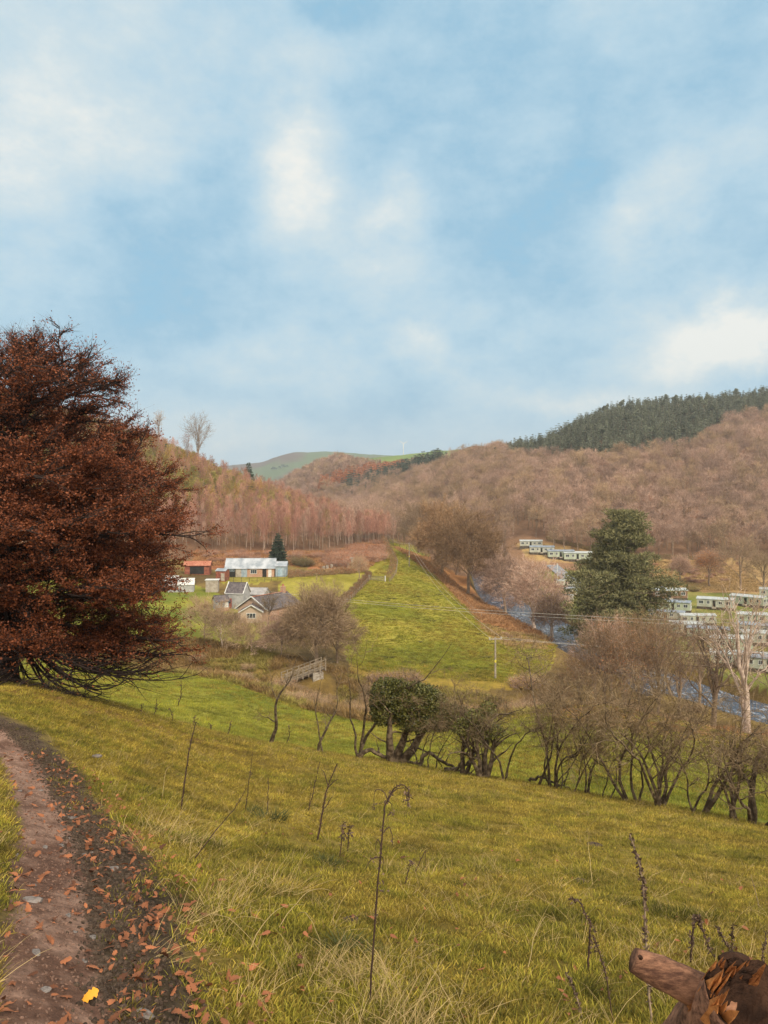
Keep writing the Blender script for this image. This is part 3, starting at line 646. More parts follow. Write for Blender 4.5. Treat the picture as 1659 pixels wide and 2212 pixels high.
HL = [ # px, height px, stems, spread, lean, twigs, label
 (586,235,1,0,.5,120,'nearly dead grey trunk leaning right over the bright field, left end of the hedge line'),
 (689,220,2,.2,.12,120,'thin forked bare tree standing alone between the leaning trunk and the ivy tree'),
 (778,285,3,.1,.05,160,'tall bare broken-topped tree just left of the ivy-covered tree'),
 (903,140,2,.4,.1,220,'thin crooked double stem just right of the ivy-covered trunk'),
 (934,150,2,.3,.05,220,'crooked grey stem under the right half of the ivy crown'),
 (970,150,1,0,.05,200,'single straight dark stem between the ivy crown and the leaning hawthorn'),
 (1002,190,3,.6,.55,500,'thick gnarled hawthorn leaning right over fallen limbs'),
 (1040,165,2,.4,.1,420,'bushy thin-stemmed hawthorn behind the leaning one'),
 (1087,205,2,.35,.1,420,'forked bare hawthorn standing clear on a V-shaped foot'),
 (1161,290,1,0,-.1,420,'slim single-stemmed bare tree bending left above the fallen branch'),
 (1182,290,2,.2,.05,420,'pair of upright stems behind the fallen branch'),
 (1206,300,5,.5,.1,700,'dense many-stemmed clump beside the fallen branch'),
 (1236,270,2,.3,.25,420,'bare tree leaning right beside the dense clump'),
 (1261,280,3,.25,.05,480,'upright three-stemmed tree right of the dense clump'),
 (1308,150,2,.3,.25,160,'small stunted bare hawthorn with stakes near it'),
 (1365,340,4,.25,-.03,800,'tall slender clump of stems reaching the river view'),
 (1423,330,7,.6,0,1300,'largest bare hawthorn, a wide fan of stems from one foot'),
 (1487,215,1,0,.1,220,'crooked pale-topped stem right of the widest hawthorn'),
 (1503,190,1,0,0,150,'thin straight stem between two crooked ones'),
 (1514,260,2,.3,.75,420,'bare hawthorn leaning far right over the field'),
 (1586,310,4,.6,.05,900,'broad bare hawthorn near the right edge with low side limbs'),
 (1626,240,3,.4,.2,500,'thick short trunk with bushy twigs second from the right edge'),
 (1655,260,2,.3,.1,500,'thick dark trunk at the right edge of the hedge line'),
 (1720,290,4,.5,0,700,'bare hawthorn just beyond the right edge'),
]
for i, (px, h, st, spd, ln, nt, lab) in enumerate(HL):
    th = {586:.15, 778:.11, 689:.09, 1002:.12, 970:.07, 1087:.065, 1586:.09, 1626:.12, 1655:.11, 1161:.075,1365:.075,1423:.075,1514:.09}.get(px, .05)
    hedge_tree(px, h, st, spd, ln, .15 * math.sin(i * 3), nt, th, seed=i, label=lab, branchy=.5 if px < 800 else 1.0, grp='bare trees along the old hedge line')
# the two evergreen ivy-clad crowns
def ivy_tree(px, label, lobes, stems, seed, nl, size=.085):
    r = np.random.default_rng(seed); Y = float(np.interp(px, [q[0] for q in T3], [q[1] for q in T3])); g = G(px, Y)
    o = thing('ivy_clad_tree', label, 'tree', g, 0, 'evergreen ivy-clad hedge trees'); T = Soup(); S = Soup(); k = Y / F
    for (x, z) in stems:
        c = curve((x * .15 * k, r.normal() * .05, -.3), (x * k, r.normal() * .2, z * k), r, 0, .15, 9); T.tube(c, np.linspace(.24, .07, 9) * (1 if len(stems) < 5 else .5), 8)
        for q in range(5):
            t = r.uniform(.4, 1); p, d = at(c, np.array([t])); c2 = gnarl(p[0], unit(d + rdir(1, r))[0], 1.2, r, 6, .2, .05); T.tube(c2, np.linspace(.05, .012, 6), 4)
    tot = sum(a[2] * a[3] for a in lobes); Ps = []
    for (x, z, rx, rz_) in lobes:
        m = int(nl * rx * rz_ / tot); d = rdir(m, r); rad = r.uniform(.35, 1, m) ** .45
        cl = .5 + .5 * np.sin(d[:, 0] * 9 + x) * np.sin(d[:, 2] * 8 + z) * np.sin(d[:, 1] * 7); keep = r.uniform(size=m) < .12 + 1.0 * cl
        p = np.stack([x * k + d[:, 0] * rad * rx * k * (.85 + .25 * cl), d[:, 1] * rad * rx * k * .9, z * k + d[:, 2] * rad * rz_ * k * (.85 + .25 * cl)], 1)[keep]; Ps.append(p)
    p = np.concatenate(Ps); S.leaves(p, r.uniform(.6, 1.3, len(p)) * size, r, 0, .15, .75)
    m = 260; q = p[r.integers(0, len(p), m)]; S.twigs(q, unit(rdir(m, r) + np.array([0, 0, .2])), .35, .008, r, .4, 1)
    part('trunk', T.mesh('trunk', bark_d, True), o); part('crown', S.mesh('crown', [lf_ivy, tw_haw]), o)
ivy_tree(843, 'tree with a dense dark green ivy crown, two thick trunks on the slope edge', [(-8,146,38,36),(30,122,46,40),(72,128,48,40),(108,98,40,34),(60,90,56,26),(-16,106,30,30),(135,104,26,24),(20,162,26,18),(56,154,24,20),(160,98,26,18),(150,82,34,20),(95,134,26,18),(-30,124,18,16)], [(5,110),(42,96),(92,100)], 3, 56000)
ivy_tree(1046, 'lower olive green bush half hidden in bare twigs beside the ivy tree', [(-20,128,28,20),(8,148,18,16),(-44,108,24,20),(20,100,26,16),(-10,94,30,14)], [(-20,110),(10,120),(25,90),(-40,90),(0,80)], 4, 5200, .075)
# fallen limbs
def limb(px, Y, pts, r0, label, seed):
    r = np.random.default_rng(seed); g = G(px, Y); T = Soup(); p = []
    for dx, dy, dz in pts:
        x, y = g.x + dx, g.y + dy; p.append((dx, dy, hz(x, y) + dz - g.z))
    p = np.array(p); t = np.linspace(0, 1, 16); c = np.stack([np.interp(t, np.linspace(0, 1, len(p)), p[:, i]) for i in range(3)], 1); c[1:-1] += r.normal(size=(14, 3)) * .03
    T.tube(c, np.linspace(r0, r0 * .4, 16), 8)
    for q in range(6):
        a, d = at(c, np.array([r.uniform(.2, .95)])); b = gnarl(a[0], unit(d + rdir(1, r) + np.array([[0, 0, .5]]))[0], r.uniform(.4, 1.0), r, 6, .2); T.tube(b, np.linspace(r0 * .35, .006, 6), 4)
    o = link('fallen_branch', T.mesh('fallen_branch', bark_d, True)); o.location = g; tag(o, label, 'branch', 'fallen limbs under the hedge trees')
limb(775, 33.3, [(0,0,.1),(.5,-.1,.42),(1.2,-.2,.12),(2.4,-.1,.14),(3.3,0,.05)], .11, 'long bare fallen limb snaking from the broken-topped tree', 1)
limb(905, 32, [(0,0,.05),(.4,0,.7),(1.1,0,.3),(1.9,.1,.1),(2.8,.1,.05)], .09, 'fallen limb tangled under the crooked grey stems', 2)
limb(960, 31, [(0,0,.1),(.5,.1,.2),(1.1,0,.55),(1.5,0,.9)], .08, 'fallen limb rising towards the leaning hawthorn', 3)
limb(1143, 28.2, [(0,0,.1),(.4,-.1,.32),(1.0,-.1,.16),(1.5,0,.08)], .06, 'short fallen branch in front of the dense many-stemmed clump', 4)
# ------------------------------------------------------------------ woods: masses as stuff, the nearest trees one by one
def gn_scatter(name, label, pts, rot, scl, idx, meshes, cat='woodland'):
    """points that carry instances of the given meshes (materials ride on the meshes)"""
    srcs = bpy.data.collections.new(name + '_forms')
    for i, me in enumerate(meshes):
        so_ = bpy.data.objects.new('%s_form_%02d' % (name, i), me); srcs.objects.link(so_)
    me = bpy.data.meshes.new(name); pts = np.asarray(pts, np.float32); me.vertices.add(len(pts)); me.vertices.foreach_set('co', pts.ravel())
    a = me.attributes.new('rot', 'FLOAT_VECTOR', 'POINT'); a.data.foreach_set('vector', np.asarray(rot, np.float32).ravel())
    a = me.attributes.new('scl', 'FLOAT_VECTOR', 'POINT'); s_ = np.asarray(scl, np.float32); s_ = np.repeat(s_[:, None], 3, 1) if s_.ndim == 1 else s_; a.data.foreach_set('vector', s_.ravel())
    a = me.attributes.new('form', 'INT', 'POINT'); a.data.foreach_set('value', np.asarray(idx, np.int32))
    me.update(); o = link(name, me); tag(o, label, cat, kind='stuff')
    ng = bpy.data.node_groups.new(name + '_scatter', 'GeometryNodeTree')
    ng.interface.new_socket('Geometry', in_out='INPUT', socket_type='NodeSocketGeometry'); ng.interface.new_socket('Geometry', in_out='OUTPUT', socket_type='NodeSocketGeometry')
    gi = ng.nodes.new('NodeGroupInput'); go = ng.nodes.new('NodeGroupOutput'); m2p = ng.nodes.new('GeometryNodeMeshToPoints'); ip = ng.nodes.new('GeometryNodeInstanceOnPoints')
    ci = ng.nodes.new('GeometryNodeCollectionInfo'); ci.inputs[0].default_value = srcs; ci.inputs[1].default_value = True; ci.inputs[2].default_value = True
    def attr(nm, ty):
        n_ = ng.nodes.new('GeometryNodeInputNamedAttribute'); n_.data_type = ty; n_.inputs[0].default_value = nm; return n_.outputs[0]
    e2r = ng.nodes.new('FunctionNodeEulerToRotation')
    L = ng.links.new
    L(gi.outputs[0], m2p.inputs['Mesh']); L(m2p.outputs[0], ip.inputs['Points']); L(ci.outputs[0], ip.inputs['Instance']); ip.inputs['Pick Instance'].default_value = True
    L(attr('form', 'INT'), ip.inputs['Instance Index']); L(attr('rot', 'FLOAT_VECTOR'), e2r.inputs[0]); L(e2r.outputs[0], ip.inputs['Rotation']); L(attr('scl', 'FLOAT_VECTOR'), ip.inputs['Scale'])
    L(ip.outputs[0], go.inputs[0]); o.modifiers.new('scatter', 'NODES').node_group = ng
    return o
def joined(TS, mats, name):
    S = Soup()
    for v, f, m in zip(TS[0].v, TS[0].f, TS[0].mi): S.v.append(v); S.f.append(f); S.mi.append(m * 0)
    n = TS[0].n
    for v, f, m in zip(TS[1].v, TS[1].f, TS[1].mi): S.v.append(v); S.f.append(f + n); S.mi.append(m + 1)
    return S.mesh(name, mats)
def sow(x0, x1, y0, y1, gap, test, r):
    n = int((x1 - x0) * (y1 - y0) / gap ** 2); x = []
    gx, gy = np.meshgrid(np.arange(x0, x1, gap), np.arange(y0, y1, gap)); X = (gx + r.uniform(-.45, .45, gx.shape) * gap).ravel(); Y = (gy + r.uniform(-.45, .45, gy.shape) * gap).ravel()
    Z = H(X, Y); px = X / Y * F + 829.5; py = 1106 - Z / Y * F
    k = test(X, Y, Z, px, py); return np.stack([X[k], Y[k], Z[k] - .1], 1), px[k], py[k]
def wood(name, forms, pts, label_one, label_mass, group, indiv, r, s0=.8, s1=1.2, mass='woodland', single=False, cat='tree', objname=None, weights=None):
    """forms: list of (trunk/crown soups, mats)"""
    K = len(forms); idx = r.choice(K, len(pts), p=weights) if weights is not None else r.integers(0, K, len(pts)); sc = r.uniform(s0, s1, len(pts)); rz = r.uniform(0, 2 * PI, len(pts))
    ordr = np.argsort(pts[:, 1] / sc); near = ordr[:indiv]; far = ordr[indiv:]; first = {}
    for q in near:
        i = int(idx[q])
        if i not in first:
            if single: o = link(objname, joined(forms[i][0], forms[i][1], objname)); tag(o, label_one, cat, group)
            else: o = tree_thing(objname, label_one, cat, (0,0,0), forms[i][0], forms[i][1], group)
            o.location = pts[q].tolist(); o.rotation_euler = (0, 0, rz[q]); o.scale = (sc[q],) * 3; first[i] = o
        else: dup(first[i], pts[q].tolist(), rz[q], sc[q])
    if len(far):
        m = [joined(f[0], f[1], name + '_form') for f in forms]
        gn_scatter(name, label_mass, pts[far], np.stack([0 * far, 0 * far, rz[far]], 1), sc[far], idx[far], m, mass)
    print(name, len(pts))
R2 = np.random.default_rng(77)
PINE = [(1060,1015),(1095,998),(1120,975),(1150,955),(1250,905),(1400,870),(1700,835),(1690,900),(1570,928),(1510,970),(1450,988),(1360,1005),(1290,1010),(1180,1003),(1120,1005)]
pinem = lambda px, py: inpoly(PINE, px, py)
# right-hand hill: bare oaks
oakf = [(bare_tree(200+i, Ht, R_, .20, 8, 3, 420, .075, 1.25, .3, -.15, nl, .32, trunkn=5), [bark, tw, lf]) for i, (Ht, R_, nl, tw, lf) in enumerate([
    (13,4.0,0,tw_brown,lf_rust),(14,4.4,0,tw_brown,lf_rust),(12,3.8,60,tw_brown,lf_rust),(13.5,4.2,0,tw_grey,lf_rust),(11,3.6,260,tw_brown,lf_rust),(14.5,4.6,30,tw_grey,lf_rust),(12,4,0,tw_brown,lf_rust)])]
pt, px_, py_ = sow(70, 480, 324, 1000, 6.6, lambda X, Y, Z, px, py: (px > 1020) & (px < 1830) & (Y < np.interp(px, [1020,1100,1300,1659,1830], [600,830,830,900,900])) & ~pinem(px, py) & ((px > 1120) | (Y > 380)) & ((px < 1090) | (px > 1190) | (Y > 345)), R2)
wood('hillside_wood', oakf, pt, 'bare brown oak at the foot of the right-hand hillside wood', 'brown leafless wood covering the right-hand hillside above the caravans', 'bare trees at the foot of the right-hand wood', 230, R2, objname='oak_tree')
# pine plantation on the crest
pf = [(conifer(300+i, 15 + i, 2.3 + .25*i, .2, 12, .4, .25, 12, .95), [bark, nd_plant]) for i in range(4)] + [(bare_tree(333, 17, 4, .2, 7, 3, 10, .1, .5, .55, .1, 900, .8, trunkn=5), [bark, tw_brown, nd_plant])]
pt, px_, py_ = sow(60, 520, 480, 960, 5.6, lambda X, Y, Z, px, py: pinem(px, py) & (px < 1780), R2)
wood('pine_plantation', pf, pt, 'dark green conifer in the plantation along the right-hand skyline', 'dark green conifer plantation along the right-hand skyline', 'conifers of the skyline plantation', 300, R2, single=True, objname='pine_tree', s0=.7, s1=1.15, weights=[.24,.24,.24,.24,.04])
# left-hand hill: slender birches
bf = [(birch(400+i, 11 + i % 3, 1.5 + .2 * (i % 2), .10, 300, nl, .05), [bk, tw, lf]) for i, (bk, tw, lf, nl) in enumerate([
    (bark_p,tw_birch,lf_gold,0),(bark,tw_birch,lf_gold,0),(bark,tw_birch,lf_gold,60),(bark_p,tw_birch,lf_gold,0),(bark,tw_brown,lf_gold,0),(bark,tw_birch,lf_lime,500)])]
def leftwood(X, Y, Z, px, py):
    return (px > -60) & (Y > np.interp(px, [0,700,760,840], [266,270,300,345])) & (Y < np.interp(px, [0,480,700,840], [450,450,420,390])) & (px < 850)
pt, px_, py_ = sow(-220, 10, 262, 455, 3.4, leftwood, R2)
up = (py_ < 1138) & (px_ < 690)
wood('birch_wood', bf, pt[~up], 'slender bare birch at the front of the purple-brown wood behind the barn', 'purple-brown birch wood behind the barn', 'slender birches behind the barn', 300, R2, objname='birch_tree', s0=.75, s1=1.25, weights=[.17,.2,.17,.15,.21,.1])
lf_ = [(birch(430+i, 9 + i, 2.2, .1, 220, nl, .05, .42), [bark, tw, lf]) for i, (tw, lf, nl) in enumerate([(tw_grey,lf_lime,1500),(tw_grey,lf_lime,1100),(tw_brown,lf_gold,900),(tw_birch,lf_gold,60),(tw_birch,lf_gold,0)])]
lf_.append((conifer(440, 10, 1.9, .12, 10, .3, .05, 10, .6), [bark, nd_dark]))
wood('upper_mixed_wood', lf_, pt[up], 'young yellow-green tree', 'yellow-green larches and purple birches on the crest of the left-hand hill', 'g', 0, R2, s0=.7, s1=1.15, weights=[.24,.20,.08,.20,.22,.06])
# valley floor beyond the spur
vf = [(bare_tree(500+i, 13 + i, 5 + .4 * i, .22, 8, 4, 520, .07, 1.2, .22, -.2, nl, .3, trunkn=5), [bark, tw, lf]) for i, (tw, lf, nl) in enumerate([(tw_grey,lf_rust,0),(tw_brown,lf_rust,200),(tw_grey,lf_gold,160),(tw_brown,lf_rust,0)])]
pt, px_, py_ = sow(-60, 150, 345, 950, 8.5, lambda X, Y, Z, px, py: (px > 690) & (px < 1130) & (Y > np.interp(px, [690,760,850,1000,1130], [430,385,385,330,350])) & (Y < np.interp(px, [690,850,950,1130], [900,900,800,600])), R2)
wood('valley_wood', vf, pt, 'round bare tree filling the valley beyond the green spur', 'grey-brown trees filling the valley beyond the green spur', 'bare trees beyond the green spur', 50, R2, objname='oak_tree', s0=.7, s1=1.2)
# far brown hill, larches and dark conifers on it
band = [(735,1070),(742,1056),(800,1040),(850,1026),(900,1013),(950,1000),(968,1003),(910,1024),(860,1042),(800,1058),(760,1070)]
larch = [(680,1060),(700,1044),(760,1028),(830,1015),(880,1010),(850,1026),(790,1042),(735,1060)]
ff = [(bare_tree(600+i, 14, 6.5, .2, 3, 1, 150, .28, 2.6, .1, -.2, trunkn=3), [bark, tw]) for i, tw in enumerate([tw_brown, tw_brown, tw_grey])]
pt, px_, py_ = sow(-260, 140, 900, 1500, 12, lambda X, Y, Z, px, py: (px > 560) & (px < 1120) & (py < 1085) & ~inpoly(band, px, py) & ~inpoly(larch, px, py) & (((px < 745) & (py < 1070)) | (py > np.interp(px, [745,800,860,960,1100], [1000,1012,1015,1000,985]))), R2)
wood('distant_brown_wood', ff, pt, '', 'brown leafless wood on the low hill before the wind turbine', 'g', 0, R2, s0=.7, s1=1.1)
df = [(conifer(620+i, 17, 3.6, .25, 8, .3, .08, 8, 1.9), [bark, nd_dark]) for i in range(2)]; gf = [(conifer(630, 16, 4, .25, 8, .3, .1, 8, 1.8), [bark, lf_rust])]
pt, px_, py_ = sow(-150, 140, 800, 1560, 7.5, lambda X, Y, Z, px, py: inpoly(band, px, py), R2)
wood('dark_conifer_belt', df, pt, '', 'narrow dark conifer belt climbing towards the wind turbine', 'g', 0, R2, s0=.7, s1=1.2)
pt, px_, py_ = sow(-200, 60, 800, 1560, 8, lambda X, Y, Z, px, py: inpoly(larch, px, py), R2)
wood('larch_belt', gf, pt, '', 'rusty orange larches above the dark conifer belt', 'g', 0, R2, s0=.7, s1=1.1)
spots = [(796,1078),(806,1075),(818,1082),(835,1080),(852,1080),(862,1076),(870,1082),(845,1084),(1140,1070),(740,1072),(728,1070),(715,1075),(1206,1020)]
cf = tree_thing('spruce_tree', 'small dark spruce among the bare valley trees', 'tree', G(796, 560), (conifer(651, 13, 2.8, .2, 12, .3, .05, 14, .8)), [bark, nd_dark], 'dark spruces scattered among the bare valley trees')
for i, (a, b_) in enumerate(spots[1:]): dup(cf, G(a, 540 + 25 * (i % 4)), i, .8 + .1 * (i % 5))
# far field trees and copses on the distant hills
tf = [(bare_tree(660, 9, 5, .3, 5, 2, 300, .3, 1.6, .1), [bark, nd_dark])]
far = [G(a, Y) for a, Y in [(742,2300),(754,2310),(590,3300),(596,3300),(604,3300),(612,3300),(620,3300),(912,1860),(916,1860),(650,3000),(660,3010),(670,3020),(640,3010)]]
o0 = None
for i, g in enumerate(far):
    if o0 is None: o0 = tree_thing('field_tree', 'dark tree dotted on the far green hills', 'tree', g, tf[0][0], tf[0][1], 'dark trees dotted on the far hills')
    else: dup(o0, g, i, .5 if g.y < 1900 else 1.1 + .3 * (i % 3))

# ------------------------------------------------------------------ single trees of note
def put(name, label, g, TS, mats, group=None, rz=0, sc=1): return tree_thing(name, label, 'tree', g, TS, mats, group, rz, sc)
put('spruce_tree', 'dark spruce standing above the crest of the left-hand wood', G(537, 425), conifer(701, 20, 5.0, .3, 30, .3, .04, 34, 1.2), [bark, nd_dark])
put('spruce_tree', 'small dark blue-green fir just right of the long barn', G(600, 243), conifer(702, 9.5, 3.2, .15, 26, .3, .03, 44, .7), [bark, nd_dark])
put('bare_tree', 'tall bare tree standing against the sky above the left-hand wood', G(427, 400), bare_tree(703, 33, 8.5, .38, 26, 10, 450, .07, 1.9, .25, .1, shell=.0), [bark, tw_grey])
put('bare_tree', 'thin bare tree at the tip of the beech, against the sky', G(342, 380), bare_tree(704, 27, 3, .26, 16, 6, 260, .07, 1.5, .3, .45, shell=.0), [bark, tw_grey])
put('bare_tree', 'short leaning bare tree beside the tall one on the crest', G(402, 385), bare_tree(705, 21, 3.2, .22, 14, 6, 220, .07, 1.4, .3, .45, shell=.0), [bark, tw_birch])
put('willow_tree', 'wide rounded brown willow beside the footbridge', G(684, 117), bare_tree(710, 11.6, 5.6, .3, 26, 10, 6500, .040, .95, .02, -.5, trunkn=7, shell=1.1), [bark, tw_grey])
put('bare_tree', 'grey-brown bare tree at the right shoulder of the willow', G(728, 122), bare_tree(711, 9.0, 4.2, .2, 14, 6, 2800, .034, .8, .02, -.5, shell=.9), [bark, tw_grey])
put('bare_tree', 'small pale bare tree on the bank left of the willow', G(482, 124), bare_tree(712, 5.8, 3.8, .13, 12, 6, 2200, .032, .8, .04, -.4, shell=.8), [bark_p, tw_grey])
put('bare_tree', 'low grey thicket tree between the pale tree and the willow', G(545, 122), bare_tree(713, 4.6, 4.2, .15, 12, 6, 1900, .034, .8, .02, -.4), [bark, tw_grey])
put('bare_tree', 'brown thicket tree touching the left side of the willow', G(607, 119), bare_tree(714, 6.0, 4.0, .15, 12, 6, 2400, .034, .8, .02, -.4), [bark, tw_brown])
put('bare_tree', 'bare tree at the left end of the thicket, under the beech tips', G(440, 132), bare_tree(718, 6.0, 4.0, .13, 10, 6, 2000, .034, .8, .04, -.4), [bark, tw_grey])
put('bare_tree', 'dark ivy-trunked tree in front of the brick gable house', G(581, 141), bare_tree(715, 6.8, 2.6, .20, 14, 6, 450, .025, .8, .2, .2, shell=.0), [bark_d, tw_haw])
put('bare_tree', 'small grey orchard tree near the field gate', G(775, 214), bare_tree(716, 6.0, 2.9, .15, 10, 5, 900, .03, .7, .16, 0), [bark, tw_grey])
# river oaks
ro = [('tall round oak leaning on the spur bank above the river', 1010, 236, 26, 12.0, 721, tw_river), ('wide bare oak left of the round one at the river bend', 955, 262, 24, 10, 722, tw_river),
      ('pale-trunked oak right of the riverside pair, its foot at the water', 1157, 196, 17, 8.0, 723, tw_brown), ('bare oak behind the pale-trunked one on the spur bank', 1092, 226, 17, 7.5, 724, tw_brown),
      ('rusty-leaved young oak with pale trunk at the water edge', 1193, 182, 11, 4.6, 725, tw_brown), ('bare oak at the top of the bracken bank', 905, 330, 22, 8.5, 726, tw_grey), ('dark bare oak beyond the spur top', 985, 300, 20, 8.5, 727, tw_grey),('round bare oak at the far river bend', 1058, 278, 18, 7, 728, tw_brown)]
for lab, px, Y, h, R_, sd_, tw in ro:
    put('oak_tree', lab, G(px, Y), bare_tree(sd_, h, R_, .45, 24, 9, 10500 if sd_ < 723 else (1500 if sd_ == 725 else 3600), .075, 1.3, .05, -.5, 2600 if sd_ in (725,) else 40, .25, trunkn=8, shell=.9), [bark_p if sd_ in (723, 725) else bark, tw, lf_gold if sd_ == 725 else lf_rust])
# trees across the river, right
ra = [('large round bare tree beyond the orange one', 1600, 262, 18, 9.5, 731, tw_grey, 0), ('orange-leaved tree on the bracken bank', 1532, 272, 11.5, 5.8, 732, tw_brown, 3500), ('bare tree above the small gabled caravan', 1470, 285, 9, 4, 733, tw_brown, 150),
      ('bare tree between the caravans and the bank', 1650, 240, 14, 6.5, 734, tw_grey, 0)]
for lab, px, Y, h, R_, sd_, tw, nl in ra: put('oak_tree', lab, G(px, Y), bare_tree(sd_, h, R_, .35, 16, 7, 2600, .04, 1.2, .15, -.1, nl, .34, trunkn=7), [bark, tw, lf_oran])
# near bank trees between hedge line and river
nb = [(1250,100,7.4,3.2,741,tw_river,200),(1284,92,11.6,3.8,742,tw_river,0),(1305,100,12.2,5.0,743,tw_brown,0),(1345,90,11.4,4.2,744,tw_river,900),(1382,98,13.4,4.6,745,tw_river,0),(1418,90,14.0,4.6,746,tw_river,0),
      (1470,100,13.5,5.2,747,tw_river,0),(1536,88,13.6,4.8,748,tw_river,0),(1602,83,15.4,5.6,749,tw_grey,0),(1618,82,15.8,5.4,750,tw_grey,0),(1675,86,15.5,5.8,751,tw_brown,0),(1205,100,3.4,2.4,752,tw_river,0),(1150,104,2.6,2.0,753,tw_river,0),(1322,118,12,5,754,tw_river,1400),
      (1450,116,12,5,755,tw_brown,60),(1510,112,11,4.5,756,tw_grey,0)]
nbl = ['bare bushy tree left of the tall riverside trees','slim bare tree against the foot of the big evergreen','spreading bare tree right below the big evergreen','twiggy tree with a few rusty leaves under the big evergreen','tall bare tree at the right foot of the evergreen','tall twiggy tree where the river comes back into view',
       'bare tree over the river, left of the brown-trunked one','straight brown-trunked tree rooted at the near river edge','left of two tall pale-trunked trees by the river','right of two tall pale-trunked trees by the river','tall bare tree at the right edge, over the caravans','low bare tree below the telegraph pole, right side','low bare tree in the scrub left of the telegraph pole',
       'rusty-leaved tree hidden among the riverside trees','bare tree over the water at the river bend','thin bare tree on the river shingle']
for (px, Y, h, R_, sd_, tw, nl), lab in zip(nb, nbl):
    put('riverside_tree', lab, G(px, Y), bare_tree(sd_, h, R_, .34 if sd_ in (749,750,748) else .2, 11 if sd_ in (749,750,751) else 20, 5 if sd_ in (749,750,751) else 9, 500 if sd_ in (747,748,749,750,751,755,756) else 1200, .028, .9, .16, -.2, nl, .16, trunkn=8, shell=.4), [bark_p if sd_ in (749,750) else bark, tw, lf_rust], 'bare trees along the near river bank')
# the big evergreen
def big_pine():
    r = np.random.default_rng(9); T = Soup(); S = Soup(); Y = 158; g = G(1333, Y); top = V(1102) * Y - g.z; k = Y / F
    T.tube(curve((0, 0, -1), (.6, 0, top * .97), r, 0, .05, 10), np.linspace(.75, .08, 10), 10)
    # tiers: x offset px, height, reach px
    zt = lambda py: V(py) * Y - g.z
    rows = []
    for py in np.arange(1112, 1395, 8):
        c_ = np.interp(py, [1100,1160,1230,1300,1400], [22,15,5,0,-5]); w_ = np.interp(py, [1100,1125,1160,1200,1225,1260,1300,1340,1370,1395], [16,38,48,52,84,98,100,106,90,66]); rows.append((zt(py), c_ * k, w_ * k))
    for z, cx, w_ in rows:
        nb_ = 11
        for q in range(nb_):
            a = r.uniform(0, 2 * PI); l = w_ * r.uniform(.45, 1.2); o_ = np.array([math.cos(a), math.sin(a), 0]); e = np.array([cx, 0, z]) + o_ * l + np.array([0, 0, r.uniform(-.1, .14) * l])
            c = curve((cx * .5, 0, z - .12 * l), e, r, .05, .1, 6); T.tube(c, np.linspace(.12, .03, 6), 4)
            if math.sin(a * 3 + z * .55) * math.sin(z * .9 - a * 2) < -.30: continue
            for u in np.linspace(.35, 1, 5):   # flat plates of needles, each its own clump
                p, _ = at(c, np.array([u])); p = p[0] + r.normal(size=3) * [.8, .8, .25]; R_ = r.uniform(.6, 2.1) * (.55 + .075 * w_); m = int(55 * R_)
                d = rdir(m, r); pp = p + d * np.array([R_, R_, R_ * .42]) * r.uniform(.5, 1, m)[:, None] ** .5
                S.twigs(pp, unit(d * .8 + rdir(m, r) * .4 + np.array([0, 0, .35])), r.uniform(.35, .75, m), .17, r, .3)
    o = thing('pine_tree', 'big dark evergreen towering among the bare trees by the river', 'tree', g); part('trunk', T.mesh('trunk', bark, True), o); part('crown', S.mesh('crown', nd_pine), o)
big_pine()

# ------------------------------------------------------------------ bushes, scrub, hedges
def bush_ts(seed, R=1.5, Hh=1.6, n=700, tw=.03, nl=400, ls=.16):
    r = np.random.default_rng(seed); S = Soup(); m = n; a = r.uniform(0, 2 * PI, m); d = unit(np.stack([np.cos(a), np.sin(a), r.uniform(.3, 2.5, m)], 1)); p = np.stack([np.cos(a), np.sin(a), a * 0], 1) * (R * .5 * np.sqrt(r.uniform(0, 1, m)))[:, None]
    L = r.uniform(.3, 1, m) * Hh; _, e = S.twigs(p, d, L, tw, r, .4); m_, e2 = S.twigs(p + d * (L * .6)[:, None], unit(d + rdir(m, r) * .9), L * .5, tw * .7, r, .5); S.twigs(m_, unit(d + rdir(m, r)), L * .4, tw * .6, r, .5)
    if nl:
        q = np.concatenate([e, e2, m_])[r.integers(0, 3 * m, nl)] + r.normal(size=(nl, 3)) * .12 * R; q[:, 2] = np.abs(q[:, 2]); S.leaves(q, ls, r, 1)
    return S
B = {}
for kx, (tw, lf, nl) in {'rust': (tw_brown, lf_rust, 900), 'brown': (tw_grey, lf_rust, 60), 'gold': (tw_brown, lf_gold, 700), 'green': (tw_grey, lf_lime, 900), 'dark': (tw_haw, lf_ivy, 800)}.items():
    B[kx] = [bush_ts(800 + i + nl, 1.7 + .2 * i, 1.7 + .3 * i, 650, .035, nl).mesh('bush', [tw, lf]) for i in range(3)]
def bushes(kx, lst, label, group, sc=(.8, 1.3), name='bush'):
    r = np.random.default_rng(len(lst) * 7 + len(label))
    for i, (px, py) in enumerate(lst):
        o = link(name, B[kx][i % 3]); g = hit(px, py) if py > 0 else G(px, -py); s_ = r.uniform(*sc) ; o.location = g; o.scale = (s_ * 1.15, s_ * 1.15, s_); o.rotation_euler = (0, 0, r.uniform(0, 6))
        tag(o, label, 'bush', group)
rb = []
r = np.random.default_rng(31)
while len(rb) < 70:
    a, b_ = r.uniform(660, 826), r.uniform(1172, 1232)
    if inpoly([(720,1200),(770,1180),(805,1163),(828,1180),(822,1208),(795,1226),(700,1228),(700,1210)], np.array([a]), np.array([b_]))[0]: rb.append((a, b_))
bushes('rust', rb, 'rusty brown bush on the bracken bank right of the barn', 'rusty bushes on the bracken bank', (.7, 1.5))
